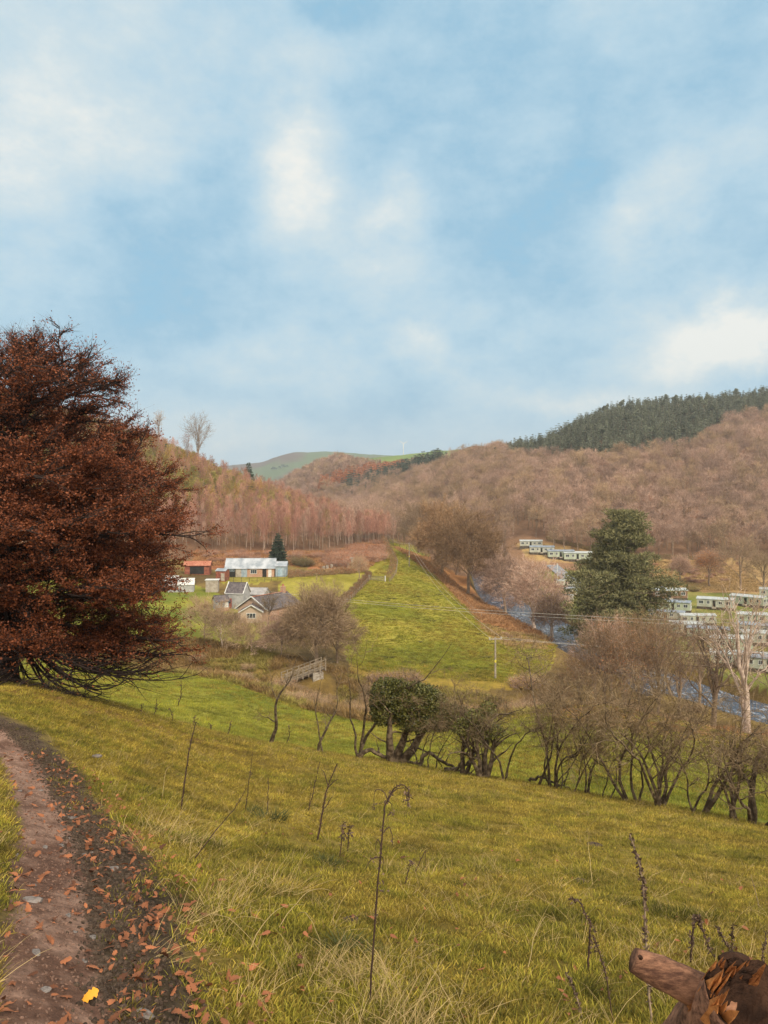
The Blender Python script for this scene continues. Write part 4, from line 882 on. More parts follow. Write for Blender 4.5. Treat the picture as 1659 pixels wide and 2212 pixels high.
bushes('rust', [(r.uniform(430, 720), r.uniform(1196, 1222)) for _ in range(50)], 'russet bracken clump below the birch wood, behind the barn', 'russet clumps behind the barn', (.5, 1.0))
bushes('dark', [(655,1222),(662,1224),(648,1220)], 'dark bramble bush at the right end of the barn', 'dark brambles beside the barn', (1, 1.5))
# scrub in the brook gully and along its rim, one by one
gs = [(px + r.uniform(-5, 5), -(float(np.interp(px, [q[0] for q in T5], [q[1] for q in T5])) + r.uniform(4, 24))) for px in np.linspace(425, 1230, 60)]
bushes('brown', gs[:], 'leafless brown scrub bush in the brook gully behind the lower field', 'brown scrub in the brook gully', (.35, .9))
gs2 = [(px + r.uniform(-5, 5), -(float(np.interp(px, [q[0] for q in T5], [q[1] for q in T5])) + r.uniform(6, 30))) for px in np.linspace(800, 1500, 70)]
bushes('brown', gs2, 'bare brown bush in the thicket between the lower field and the river', 'brown thicket before the river', (.5, 1.1))
bushes('gold', [(845,-112),(862,-113),(880,-114),(1130,-118),(1148,-119),(1420,-96),(820,-112),(1300,-90)], 'golden-leaved bush at the foot of the green spur', 'golden bushes below the spur', (.8, 1.3))
bushes('rust', [(1290,-88),(1312,-89),(1340,-92)], 'bright rust-leaved bush under the big evergreen', 'rust bushes under the evergreen', (.9, 1.4))
bushes('green', [(1500,-258),(1492,-262),(1225,-250)], 'olive bush on the bank above the caravans', 'olive bushes near the caravans', (.8, 1.2))
bushes('rust', [(r.uniform(1380, 1600), r.uniform(1218, 1262)) for _ in range(34)], 'low tawny bracken clump on the bank below the park hedge', 'bracken clumps below the park hedge', (.35, .8))
bushes('gold', [(r.uniform(960, 1140), r.uniform(1365, 1395)) for _ in range(2)] + [(1100,1378),(1120,1384),(1140,1388),(1090,1372),(1160,1390)], 'straw-coloured rush clump at the tip of the green spur', 'rush clumps on the spur tip', (.25, .4))
def hedge(name, label, pl, w, h, n, mats, posts=None, nl=.4, ls=.10):
    """clipped hedge following the ground: twigs and leaves packed in a long body"""
    r = np.random.default_rng(int(pl[0][0] * 3)); pts = np.array([hit(a, b_)[:] for a, b_ in pl]); L = np.concatenate([[0], np.cumsum(np.linalg.norm(np.diff(pts[:, :2], axis=0), axis=1))])
    t = r.uniform(0, L[-1], n); x = np.interp(t, L, pts[:, 0]); y = np.interp(t, L, pts[:, 1]); k = np.clip(np.searchsorted(L, t) - 1, 0, len(L) - 2); dx = np.diff(pts[:, 0])[k]; dy = np.diff(pts[:, 1])[k]; dl = np.hypot(dx, dy)
    q = r.uniform(-.5, .5, n); hh = h * (.9 + .15 * np.sin(t * .9) + .1 * np.sin(t * 2.7)); zz = r.uniform(0, 1, n) ** .8; q *= w * (1 - .3 * zz ** 2); x += -dy / dl * q; y += dx / dl * q
    g0 = Vector((float(pts[0, 0]), float(pts[0, 1]), hz(pts[0, 0], pts[0, 1]))); z = H(x, y) + zz * hh; P_ = np.stack([x, y, z], 1) - np.array(g0[:]); S = Soup()
    S.twigs(P_, unit(rdir(n, r) + np.array([0, 0, .5])), .45, .05, r, .5); m = int(n * nl); S.leaves(P_[r.integers(0, n, m)] + r.normal(size=(m, 3)) * .06, ls * 2, r, 1)
    o = thing(name, label, 'hedge', g0, 0); part('foliage', S.mesh('foliage', mats), o); return o, pts, L
hg = [('clipped russet hedge running down the left side of the green spur', [(698,1340),(730,1314),(757,1291),(785,1262),(799,1246)], 1.7, 2.0, 11000, [tw_haw, lf_rust]),
      ('tall russet hedge curving up the left edge of the spur above the gate', [(838,1256),(848,1240),(851,1216),(845,1202),(836,1188),(824,1172),(806,1160),(786,1152)], 2.4, 2.8, 14000, [tw_haw, lf_rust]),
      ('brown hedge along the top of the yellow-green paddock', [(622,1248),(660,1246),(705,1243),(750,1239),(795,1236)], 1.6, 1.9, 7000, [tw_grey, lf_rust]),
      ('yellowing hedge along the right-hand shoulder of the spur', [(806,1162),(840,1170),(870,1180),(900,1190),(925,1204)], 2.4, 2.6, 8000, [tw_grey, lf_gold]),
      ('dark green hedge behind the upper row of caravans', [(1180,1168),(1210,1176),(1250,1184),(1292,1194)], 1.8, 2.0, 6000, [tw_haw, lf_lime]),
      ('dark green park hedge at the foot of the right-hand wood', [(1396,1206),(1450,1209),(1500,1211),(1562,1214)], 1.8, 2.0, 7000, [tw_haw, lf_ivy])]
wood_w = simple('weathered_wood', (.20,.17,.13), (.34,.29,.23), .9, 'noise', 4, objvar=.2)
wood_d = simple('dark_fence_wood', (.06,.045,.035), (.12,.09,.07), .9, 'noise', 4, objvar=.2)
for lab, pl, wd, h, n, mt in hg: hedge('hedge', lab, pl, wd, h, n, mt)
# ------------------------------------------------------------------ building materials
def pm(name, a, b_, rough=.85, scale=1.5, bump=.2, lo=.35, hi=.65): return simple(name, a, b_, rough, 'noise', scale, bump, objvar=0, lo=lo, hi=hi)
m_tin = pm('white_tin_roof', (.22,.25,.28), (.42,.44,.47), .6, .45); m_slate = pm('slate_roof', (.07,.06,.065), (.13,.11,.11), .8, 2)
m_white = pm('white_paint', (.48,.48,.46), (.62,.61,.58), .7, 2); m_render = pm('grey_render', (.28,.275,.265), (.38,.37,.355), .9, 1.2)
m_blue = pm('blue_grey_boards', (.20,.25,.29), (.30,.35,.38), .8, 1.5); m_bluep = pm('pale_blue_paint', (.20,.30,.38), (.33,.41,.47), .8, 1.5)
m_redtin = pm('red_oxide_sheet', (.17,.055,.035), (.28,.10,.06), .8, 1.5); m_rustroof = pm('rust_red_roof', (.30,.10,.06), (.42,.18,.11), .8, 1.5)
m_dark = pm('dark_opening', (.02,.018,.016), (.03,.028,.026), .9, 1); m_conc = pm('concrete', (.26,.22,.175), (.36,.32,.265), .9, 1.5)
m_glass = pm('window_glass', (.03,.04,.045), (.06,.07,.08), .15, 1, 0); m_door = pm('red_door', (.24,.05,.04), (.33,.09,.07), .6, 3)
def brick(name, a, b_, mort, sc):
    m = newmat(name); t = N(m.node_tree); out = t.n('ShaderNodeOutputMaterial'); b = t.n('ShaderNodeBsdfPrincipled'); b.inputs['Roughness'].default_value = .9
    tc = t.n('ShaderNodeTexCoord').outputs['Object']; r = t.n('ShaderNodeVectorRotate', rotation_type='X_AXIS'); t.l(tc, r.inputs['Vector']); r.inputs['Angle'].default_value = PI / 2
    bt = t.n('ShaderNodeTexBrick'); t.l(r.outputs[0], bt.inputs[0]); bt.inputs['Color1'].default_value = (*a, 1); bt.inputs['Color2'].default_value = (*b_, 1); bt.inputs['Mortar'].default_value = (*mort, 1); bt.inputs['Scale'].default_value = sc
    t.l(t.mix(t.mr(t.noise(tc, 1.3), .4, .65, 0, .35), bt.outputs[0], (.45,.36,.28)), b.inputs['Base Color']); t.l(b.outputs[0], out.inputs[0]); return m
m_brick = brick('red_brick', (.30,.13,.07), (.38,.20,.11), (.42,.34,.27), 4.0); m_stone = brick('buff_stone', (.30,.20,.13), (.38,.27,.18), (.42,.35,.28), 2.5)
def ridged(o, n, d):  return o
def roof_mb(L, D, z, rise, ov=.3, th=.08, ribs=0):
    """gable roof, ridge along x"""
    m = MB(); x0, x1 = -L/2 - ov, L/2 + ov; y = D/2 + ov; e = z - rise * ov / (D/2)
    for s in (-1, 1):
        vs = [(x0, s*y, e), (x1, s*y, e), (x1, 0, z + rise), (x0, 0, z + rise)]; vs += [(a, b_, c + th) for a, b_, c in vs]
        f = [(0,1,2,3),(7,6,5,4),(0,4,5,1),(1,5,6,2),(2,6,7,3),(3,7,4,0)]; m.add(vs, f if s < 0 else [tuple(reversed(q)) for q in f])
        if ribs:
            n = int((x1 - x0) / ribs)
            for i in range(1, n):
                x = x0 + (x1 - x0) * i / n; m.tube([(x, s*y, e + th), (x, .02*s, z + rise + th)], .025, 4)
    m.box((0, 0, z + rise + th), (L + 2*ov, .22, .07)); return m
def gable_walls(L, D, z, rise, inset=0):
    m = MB(); x, y = L/2, D/2
    vs = [(-x,-y,-.8),(x,-y,-.8),(x,y,-.8),(-x,y,-.8),(-x,-y,z),(x,-y,z),(x,y,z),(-x,y,z),(-x,0,z+rise-.01),(x,0,z+rise-.01)]
    m.add(vs, [(0,1,5,4),(2,3,7,6),(1,2,6,9,5),(3,0,4,8,7),(3,2,1,0)]); return m
def win(par, x, y, z, w, h, side='front', frame=None, name='window', bars=1, glass=None):
    """window set proud of a wall: side front (-y), right (+x), left (-x)"""
    fr = MB(); t_ = .06
    R = Matrix.Identity(3) if side == 'front' else Matrix.Rotation(PI/2 if side == 'right' else -PI/2, 3, 'Z')
    P3 = lambda a, b_, c: Vector((x, y, z)) + R @ Vector((a, b_, c))
    for a, c, ww, hh in [(0, h/2, w + .12, .09), (0, -h/2, w + .16, .10)] + [(-w/2, 0, .08, h), (w/2, 0, .08, h)] + [(-w/2 + w*(i+1)/(bars+1), 0, .05, h) for i in range(bars)]:
        fr.box(P3(a, -.04, c), (ww, .08, hh), rot=R)
    o = part(name, fr.mesh(name, frame or m_white), par); g = MB(); g.box(P3(0, -.005, 0), (w, .03, h), rot=R); part('pane', g.mesh('pane', glass or m_glass), o); return o
def slab(par, name, mat, c, d, label=None):
    m = MB(); m.box(c, d); return part(name, m.mesh(name, mat), par, label)

# -- the long barn
Yb = 216
o = thing('barn', 'long low barn with a pale tin roof and patched doors, backing onto rusty bracken', 'barn', G(543, Yb), math.radians(2))
part('wall', gable_walls(13.4, 5.5, 2.6, 2.3).mesh('wall', m_brick), o); part('roof', roof_mb(13.4, 5.5, 2.6, 2.4, .35, .08, .45).mesh('roof', m_tin), o)
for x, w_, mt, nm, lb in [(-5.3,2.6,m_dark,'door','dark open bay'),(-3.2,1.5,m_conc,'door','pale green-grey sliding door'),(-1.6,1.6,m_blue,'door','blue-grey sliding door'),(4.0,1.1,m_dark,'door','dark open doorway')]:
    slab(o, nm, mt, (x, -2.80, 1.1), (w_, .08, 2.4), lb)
slab(o, 'boarding', m_white, (5.5, -2.79, 1.0), (.9, .06, 2.2), 'white panel beside the doorway'); win(o, 1.0, -2.76, 1.5, 1.7, 1.1, bars=2)
for i, x in enumerate((-6.0,-5.3,-4.6)): win(o, x, -2.86, 1.9, .5, .5, bars=0, frame=m_blue)
o = thing('shed', 'small tin-roofed lean-to shed of blue-grey boards on the right end of the long barn', 'shed', G(608.5, Yb), math.radians(2))
part('wall', gable_walls(3.0, 4.4, 2.9, .9).mesh('wall', m_blue), o); part('roof', roof_mb(3.0, 4.4, 2.9, 1.1, .25, .07, .4).mesh('roof', m_tin), o); slab(o, 'door', m_bluep, (-.2, -2.24, 1.1), (1.2, .06, 2.2))
# -- red sheds and the concrete store left of it
o = thing('shed', 'narrow red-oxide tin shed just left of the long barn', 'shed', G(481, 205), math.radians(-8))
part('wall', gable_walls(2.6, 3.2, 2.6, .5).mesh('wall', m_redtin), o); part('roof', roof_mb(2.6, 3.2, 2.6, .5, .2, .06, .4).mesh('roof', m_tin), o); slab(o, 'door', m_conc, (.6, -1.64, 1.0), (1.0, .06, 2.0))
o = thing('shed', 'rust-red roofed open shed half hidden by the beech leaves', 'shed', G(428, 222), math.radians(4))
part('wall', gable_walls(7, 4, 2.6, 1.0).mesh('wall', m_redtin), o); part('roof', roof_mb(7, 4, 2.6, 1.0, .4, .06, .45).mesh('roof', m_rustroof), o); slab(o, 'doorway', m_dark, (0, -2.04, 1.1), (4, .06, 2.1))
o = thing('store', 'square buff concrete store in front of the red shed', 'shed', G(459, 186), math.radians(6))
m = MB(); m.box((0, 0, 1.1), (2.9, 3, 3.4)); part('wall', m.mesh('wall', m_conc), o); m = MB(); m.box((0, 0, 2.88), (3.3, 3.4, .14)); part('roof', m.mesh('roof', m_white), o)
for i, (px, w_) in enumerate(((300, 9), (350, 8), (392, 6))):
    o = thing('white_shed', ['long white-roofed shed deep behind the beech leaves', 'middle white-roofed shed seen through the beech', 'smallest white-roofed shed nearest the concrete store'][i], 'shed', G(px, 196 - 5 * i), math.radians(8 * i - 6), 'white sheds behind the beech')
    part('wall', gable_walls(w_, 4, 1.8, 1.2).mesh('wall', m_render), o); part('roof', roof_mb(w_, 4, 1.8, 1.3, .2, .06, .5).mesh('roof', m_white), o)
# -- tall shed
o = thing('outhouse', 'tall narrow grey-rendered outhouse with slate roof, white verges and a red door', 'outhouse', G(514, 164), math.radians(-14))
part('wall', gable_walls(3.9, 3.8, 3.1, 2.1).mesh('wall', m_render), o); rf = part('roof', roof_mb(3.9, 3.8, 3.1, 2.1, .12, .07).mesh('roof', m_slate), o)
for sx in (-1, 1):
    vb = MB()
    for s in (-1, 1): vb.tube([(sx * 2.1, s * 2.05, 3.05), (sx * 2.1, 0, 5.32)], .11, 4)
    part('verge', vb.mesh('verge', m_white), rf)
slab(rf, 'eaves_board', m_white, (0, -2.06, 2.98), (4.1, .07, .14))
d = slab(o, 'door', m_door, (-1.0, -1.94, .95), (.9, .07, 2.1)); slab(d, 'glazing', m_glass, (-1.0, -1.985, 1.35), (.5, .03, .8))
# -- blue lean-to shed
o = thing('shed', 'little slate-roofed shed with pale blue boards beside the tall outhouse', 'shed', G(477, 161), math.radians(28))
part('wall', gable_walls(2.6, 2.6, 1.9, .9).mesh('wall', m_bluep), o); part('roof', roof_mb(2.6, 2.6, 1.9, 1.0, .3, .06).mesh('roof', m_slate), o); slab(o, 'plinth', m_brick, (0, -1.33, .1), (2.7, .1, .8)); win(o, -.5, -1.33, 1.3, .8, .6, bars=1); slab(o, 'door', m_white, (.8, -1.33, .95), (.7, .06, 1.8))
# -- grey outbuilding between them
o = thing('outbuilding', 'low pale grey outbuilding between the tall outhouse and the brick house', 'outbuilding', G(557, 169), math.radians(-10))
part('wall', gable_walls(4.2, 4.2, 2.5, 1.2).mesh('wall', m_render), o); part('roof', roof_mb(4.2, 4.2, 2.5, 1.2, .2, .07).mesh('roof', pm('lichened_grey_roof', (.26,.25,.25), (.36,.34,.33), .9, 1.2)), o)
# -- brick house: long block with its gable towards us, and a small gabled wing in front
o = thing('house', 'larger brick house with dark slate roof and flaking white bargeboards on its gable', 'house', G(583, 156), math.radians(-26 + 90))
L, D, z, ri = 12.0, 7.0, 2.3, 2.2
g_ = gable_walls(L, D, z, ri); part('wall', g_.mesh('wall', brick('house_brick', (.30,.13,.07), (.40,.20,.11), (.42,.34,.27), 4.0)), o)
off = Vector((0, 0, 0)); rf = part('roof', roof_mb(L, D, z, ri, .35, .1, .0).mesh('roof', m_slate), o)
for s in (-1, 1):
    vb = MB()
    for q in range(6):      # patched lengths of board with gaps between
        a, b_ = q / 6, (q + .9) / 6; f_ = lambda u: (-L/2 - .42, s * (D/2 + .4) * (1 - u), z - .15 + (ri + .35) * u); vb.tube([f_(a), f_(b_)], .13, 4)
    part('bargeboard', vb.mesh('bargeboard', m_white), rf)
slab(rf, 'ridge_tiles', m_rustroof, (0, 0, z + ri + .16), (L + .5, .28, .1)); ch = slab(rf, 'chimney', m_brick, (L/2 - 1.2, 0, z + ri + .5), (.8, .8, 1.5)); slab(ch, 'chimney_pot', m_rustroof, (L/2 - 1.2, 0, z + ri + 1.45), (.3, .3, .5))
slab(o, 'lower_render', m_white, (-L/2 - .03, -.6, .7), (.05, 2.4, 1.2)); win(o, -L/2, .9, 1.4, 1.0, 1.0, side='left')
wg = thing('cottage', 'small stone gabled cottage with white bargeboards and a white window, before the brick house', 'house', G(545, 149.5), math.radians(4 + 90))
g_ = gable_walls(4.4, 4.0, 2.2, 1.1); part('wall', g_.mesh('wall', brick('wing_stone', (.30,.19,.12), (.38,.26,.17), (.42,.35,.28), 2.5)), wg); rf = part('roof', roof_mb(4.4, 4.0, 2.2, 1.1, .3, .08).mesh('roof', m_slate), wg)
for s in (-1, 1):
    vb = MB(); vb.tube([(-2.55, s * 2.4, 2.0), (-2.55, 0, 3.42)], .12, 4); part('bargeboard', vb.mesh('bargeboard', m_white), rf)
win(wg, -2.2, 0, 1.35, 1.7, .95, side='left', bars=2)

# ------------------------------------------------------------------ fences, gate, bridge
def rail_fence(name, label, pl, step, ph, rails, mat, pr=.06, rr=.04, cat='fence', postw=None):
    pts = np.array([hit(a, b_)[:2] if b_ > 0 else G(a, -b_)[:2] for a, b_ in pl]); L = np.concatenate([[0], np.cumsum(np.hypot(*np.diff(pts, axis=0).T))]); n = max(2, int(L[-1] / step) + 1)
    t = np.linspace(0, L[-1], n); x = np.interp(t, L, pts[:, 0]); y = np.interp(t, L, pts[:, 1]); g0 = Vector((x[0], y[0], hz(x[0], y[0]))); o = thing(name, label, cat, g0); z = H(x, y) - g0.z
    for i in range(n):
        if i > 96: break
        m = MB(); a = math.sin(i * 7.3) * .03; m.tube([(x[i]-g0.x, y[i]-g0.y, z[i] - .3), (x[i]-g0.x + a, y[i]-g0.y, z[i] + ph * (1 + .08 * math.sin(i * 3.1)))], pr, 5); part('post', m.mesh('post', mat), o)
    for h in rails:
        m = MB(); m.tube([(x[i]-g0.x, y[i]-g0.y, z[i] + h) for i in range(n)], rr, 4); part('rail', m.mesh('rail', mat), o)
    return o
rail_fence('fence', 'dark post-and-rail fence across the farmyard below the barn', [(471,1257),(520,1258),(570,1257),(614,1252)], 2.0, 1.2, (.45,.75,1.05), wood_d)
rail_fence('fence', 'short dark three-rail fence in front of the little blue shed', [(480,1336),(504,1338)], 1.2, 1.3, (.4,.75,1.1), wood_d, .09, .05)
rail_fence('fence', 'dark fence panel with a sloping brace by the small stone gable', [(513,1338),(528,1339)], 1.3, 1.3, (.15,1.0), wood_d, .09, .05)
rail_fence('fence', 'pale field posts following the russet hedge down the spur', [(704,1342),(735,1316),(762,1293),(789,1264),(800,1252)], 2.6, 1.25, (.6,1.1), wood_w, .07, .012)
rail_fence('fence', 'pale field posts on the outer side of the tall curving hedge', [(842,1258),(856,1240),(859,1216),(850,1200),(838,1184)], 3.0, 1.3, (.6,1.1), wood_w, .08, .012)
rail_fence('fence', 'dark field posts under the yellowing hedge on the spur shoulder', [(812,1172),(850,1180),(880,1190),(915,1202),(938,1216)], 3.2, 1.4, (.6,1.2), wood_d, .09, .014)
rail_fence('fence', 'slanting wire fence dividing the green spur from the bracken slope', [(925,1213),(960,1250),(1000,1292),(1040,1335)], 4.5, 1.1, (.5,1.0), wood_w, .05, .010)
rail_fence('fence', 'weathered paddock fence round the vegetable plot above the hedge', [(693,1231),(715,1228),(745,1226),(778,1226)], 2.0, 1.3, (.5,1.0), wood_d, .07, .02)
rail_fence('fence', 'old stakes standing in the gully to the right of the footbridge', [(700,-104),(735,-101),(790,-99)], 3.0, 1.2, (1.0,), wood_w, .06, .008)
o = thing('field_gate', 'pale wooden field gate standing between the two russet hedges', 'gate', hit(797, 1254)); e = hit(832, 1257) - o.location; e.z = hz(o.location.x + e.x, o.location.y + e.y) - o.location.z
for u in (0, 1): m = MB(); m.tube([e * u + Vector((0,0,-.3)), e * u + Vector((0,0,1.6))], .15, 6); part('post', m.mesh('post', m_white if u else wood_w), o)
for h in (.3,.6,.9,1.25): m = MB(); m.tube([e * .03 + Vector((0,0,h)), e * .97 + Vector((0,0,h))], .06, 4); part('rail', m.mesh('rail', wood_w), o)
m = MB(); m.tube([e * .05 + Vector((0,0,.3)), e * .9 + Vector((0,0,1.25))], .05, 4); part('brace', m.mesh('brace', wood_w), o)
# stones / stumps in the plot
for i, (px, py, h) in enumerate([(707,1228,1.0),(716,1228,1.2),(735,1227,1.3),(751,1226,1.2),(699,1229,.8)]):
    m = MB(); m.box((0,0,h*.4), (.8,.35,h), rz=.2*i); m.box((0,0,h*.95), (.5,.3,.2), rz=.2*i); o = m.build('stone_marker', m_conc); o.location = hit(px, py); o.rotation_euler.x = .06 * (i % 3 - 1); tag(o, 'pale upright slab leaning in the fenced plot', 'stone', 'pale slabs in the fenced plot')
m = MB(); m.tube([(0,0,-.3),(0,0,2.9)], .16, 8); m.box((0,0,2.95), (1.1,.4,.3)); m.box((.1,-.1,1.9), (.5,.2,.7)); o = m.build('wooden_post', m_conc); o.location = hit(760, 1227); tag(o, 'stout pale gatepost with a cap, standing in the fenced plot', 'post')
# footbridge
bridge_w = simple('bridge_wood', (.17,.13,.09), (.29,.235,.17), .9, 'noise', 4, objvar=.15)
gA, gB = G(612, 108), G(700, 117); o = thing('footbridge', 'weathered wooden footbridge with railings over the brook gully', 'bridge', gA + Vector((0,0,.95)))
D_ = Vector((5.4, 3.0, 1.55)); L = D_.length; sd_ = Vector((-D_.y, D_.x, 0)).normalized() * .75
m = MB()
for i in range(36):
    c = D_ * ((i + .5) / 36); m.box(c, (.17, 1.5, .05), rot=Euler((0, -math.asin(D_.z / L), math.atan2(D_.y, D_.x))).to_matrix())
part('deck', m.mesh('deck', bridge_w), o)
for s in (-1, 1):
    for i in range(8):
        c = D_ * (i / 7) + sd_ * s; m = MB(); m.box(c + Vector((0,0,.45)), (.14, .14, 1.7), rz=.5); part('post', m.mesh('post', bridge_w), o)
    for h in (.45,.8,1.2): m = MB(); m.tube([sd_ * s * 1.1 + Vector((0,0,h)), D_ + sd_ * s * 1.1 + Vector((0,0,h))], .06, 4); part('rail', m.mesh('rail', bridge_w), o)
    m = MB(); m.tube([sd_ * s * .8 + Vector((0,0,-.15)), D_ + sd_ * s * .8 + Vector((0,0,-.15))], .14, 4); part('beam', m.mesh('beam', wood_d), o)
m = MB(); m.box(D_ * .80 + Vector((0,0,-1.2)), (1.6, 2.0, 2.0), rz=.5); part('abutment', m.mesh('abutment', m_conc), o)

# ------------------------------------------------------------------ poles and wires
wirem = pm('wire', (.42,.40,.36), (.6,.56,.5), .6, 1, 0)
def pole(px, base, top_py, label, arm=True):
    g = hit(px, base) if base > 0 else G(px, -base); h = V(top_py) * g.y - g.z; o = thing('telegraph_pole', label, 'pole', g)
    m = MB(); m.tube([(0,0,-.5),(0,0,h)], [.17,.12], 8); part('shaft', m.mesh('shaft', wood_w), o)
    if arm:
        m = MB(); m.box((0,0,h-.35), (2.3,.14,.14), rz=.3); a = part('crossarm', m.mesh('crossarm', wood_w), o)
        for q in (-1, 0, 1): m = MB(); m.tube([(q*math.cos(.3), q*math.sin(.3), h-.28),(q*math.cos(.3), q*math.sin(.3), h)], .07, 6); part('insulator', m.mesh('insulator', m_white), a)
    m = MB(); m.box((0,-.15,h*.42), (.26,.05,.4)); part('plate', m.mesh('plate', pm('yellow_plate_%d' % px, (.6,.5,.05), (.7,.6,.08), .6, 1, 0)), o)
    return g + Vector((0, 0, h - .1))
tA = pole(1070, 1466, 1376, 'telegraph pole with crossarm at the foot of the green spur'); tB = pole(884, 1224, 1172, 'telegraph pole half way up the green spur', False); tC = pole(823, 1164, 1132, 'farthest telegraph pole at the tip of the spur', False)
def wire(a, b_, label, sag=.02, r0=.022, n=24, grp='overhead wires'):
    a, b_ = Vector(a), Vector(b_); pts = [(b_ - a) * (i / n) - Vector((0, 0, 4 * sag * (b_ - a).length * (i / n) * (1 - i / n))) for i in range(n + 1)]; m = MB(); m.tube(pts, r0, 4); o = m.build('overhead_wire', wirem); o.location = a; tag(o, label, 'wire', grp)
PX = lambda px, py, Y: Vector((U(px) * Y, Y, V(py) * Y))
wire(PX(565,1276,158), PX(1760,1352,88), 'upper of two long wires crossing the spur and the big evergreen', .008, .026)
wire(PX(575,1281,158), PX(1760,1361,88), 'lower of two long wires crossing the spur and the big evergreen', .008, .026)
for k, q in enumerate((-1, 1)):
    wire(tA + Vector((q * .95, q * .3, 0)), PX(1800, 1424 + 5 * k, 96), ['far','near'][k] + ' wire running right from the pole at the foot of the spur', .006, .024)
    wire(tA + Vector((q * .95, q * .3, 0)), tB + Vector((q * .3, 0, 0)), ['left','right'][k] + ' wire rising from the lowest pole to the pole half way up the spur', .02, .016)
    wire(tB + Vector((q * .3, 0, 0)), tC + Vector((q * .3, 0, 0)), ['left','right'][k] + ' wire between the two upper poles on the spur', .02, .02)
# ------------------------------------------------------------------ caravans
cwall = [pm('sage_cladding', (.30,.345,.255), (.38,.42,.32), .6, 1), pm('cream_cladding', (.32,.33,.265), (.42,.42,.345), .6, 1), pm('brown_cladding', (.16,.09,.06), (.23,.14,.09), .8, 2)]
croof = [pm('grey_caravan_roof', (.17,.20,.24), (.25,.28,.32), .5, 1), pm('pale_caravan_roof', (.32,.345,.345), (.42,.44,.43), .5, 1)]
skirt = pm('dark_skirting', (.06,.045,.035), (.1,.08,.06), .9, 2)
def caravan(wm_, rm, L=10.5, D=3.7):
    o = thing('static_caravan', 'x', 'caravan', (0,0,0), 0, 'static caravans in the riverside park'); g = gable_walls(L, D, 2.75, .5); part('wall', g.mesh('wall', wm_), o)
    part('roof', roof_mb(L, D, 2.75, .52, .22, .09).mesh('roof', rm), o); m = MB(); m.box((0,0,-.15), (L+.04, D+.04, 1.1)); part('skirting', m.mesh('skirting', skirt), o)
    for x, w_ in ((-4.0,1.3),(-1.9,.8),(1.6,1.0),(3.9,1.3)): win(o, x, -D/2, 1.75, w_, .95, bars=1)
    for y in (-.9,.9): win(o, L/2, y, 1.7, 1.3, 1.3, side='right', bars=1)
    d = MB(); d.box((-.2, -D/2 - .04, 1.4), (.8, .08, 1.9)); dd = part('door', d.mesh('door', m_dark), o); s_ = MB(); s_.box((-.2, -D/2 - .5, .25), (1.2, .9, .5)); part('step', s_.mesh('step', m_conc), o)
    s_ = MB()
    for i in range(9): s_.box((L/2 + .1 + .0 , -D/2 + D * i / 8, .9), (.05, .05, 1.0))
    s_.box((L/2 + .1, 0, 1.42), (.08, D, .07)); part('end_railing', s_.mesh('end_railing', m_white), o); return o
CV = [ (1147,1183,-8,1,1,.9,'leftmost caravan of the upper row, only its pale roof showing'),(1170,1197,-6,1,0,.95,'second caravan of the upper row, grey roof and cream wall'),(1211,1207,-5,0,0,1,'third caravan of the upper row, sage green with dark door'),(1247,1212,-3,0,1,1.08,'rightmost and nearest caravan of the upper row, pale sage with four windows'),
  (1222,1268,8,1,1,.72,'pale caravan left of the big evergreen, behind another one'),(1236,1286,14,0,0,.75,'sage caravan close to the left side of the big evergreen'),(1216,1300,10,1,1,.6,'low white-roofed caravan behind the riverside oak'),
  (1421,1277,-4,0,0,.4,'tiny sage-roofed hut right of the big evergreen'),(1443,1296,2,2,1,1.0,'brown-walled long lodge with pale roof right of the big evergreen'),(1457,1322,-38,0,0,.86,'sage caravan with grey roof and open porch facing right'),(1440,1340,-20,1,0,.72,'grey-blue roofed caravan at the lower right of the evergreen'),
  (1546,1316,-40,1,1,.85,'cream gabled caravan beneath the orange tree'),(1618,1310,-45,0,1,.95,'pale gabled caravan at the right under the large round tree'),(1676,1293,-30,1,1,1,'white caravan cut by the right edge, farthest back'),(1632,1350,-20,0,1,.9,'long pale caravan behind the tall twin trees, upper right'),
  (1505,1350,-15,1,1,.8,'white caravan roof glimpsed among twigs in mid park'),(1482,1372,-15,1,1,.8,'cream caravan behind the riverside twigs, left part of the park'),(1575,1408,-22,0,1,.85,'sage caravan behind the straight brown trunk'),(1660,1395,-25,1,1,.85,'white caravan at the right edge behind twin trees'),(1598,1440,-30,0,1,.8,'pale caravan with white railings just above the river meadow'),(1665,1468,-30,1,0,.8,'nearest grey-roofed caravan at the lower right of the park'),(1530,1382,-22,0,0,.8,'grey-roofed caravan half hidden behind rust twigs'),(1640,1375,-24,1,0,.8,'caravan wedged between the two right-edge rows')]
protos = {}
for px, py, rz, wi, ri_, sc, lab in CV:
    g = hit(px, py, 95) if px > 1400 else hit(px, py, 150)
    if py > 1255 and g.y < 128: g = G(px, 131 + (1470 - py) * .4)
    k = (wi, ri_)
    if k not in protos: c = protos[k] = caravan(cwall[wi], croof[ri_]); c.location = g + Vector((0,0,.35)); c.rotation_euler = (0, 0, math.radians(rz)); c.scale = (sc,)*3; c['label'] = lab
    else: dup(protos[k], g + Vector((0,0,.35)), math.radians(rz + 9 * math.sin(px * 1.7)), (sc * (1 + .14 * math.sin(px)), sc * (1 + .1 * math.cos(px * 3)), sc * (1 + .08 * math.sin(px * 5))), lab)
m = MB(); m.tube([(0,0,-.3),(0,0,5.2)], [.14,.1], 8); m.box((0,0,5.3), (.5,.3,.3)); o = m.build('lamp_post', m_white); o.location = hit(1204, 1249, 200); tag(o, 'white lamp post beside the park road', 'lamp post')
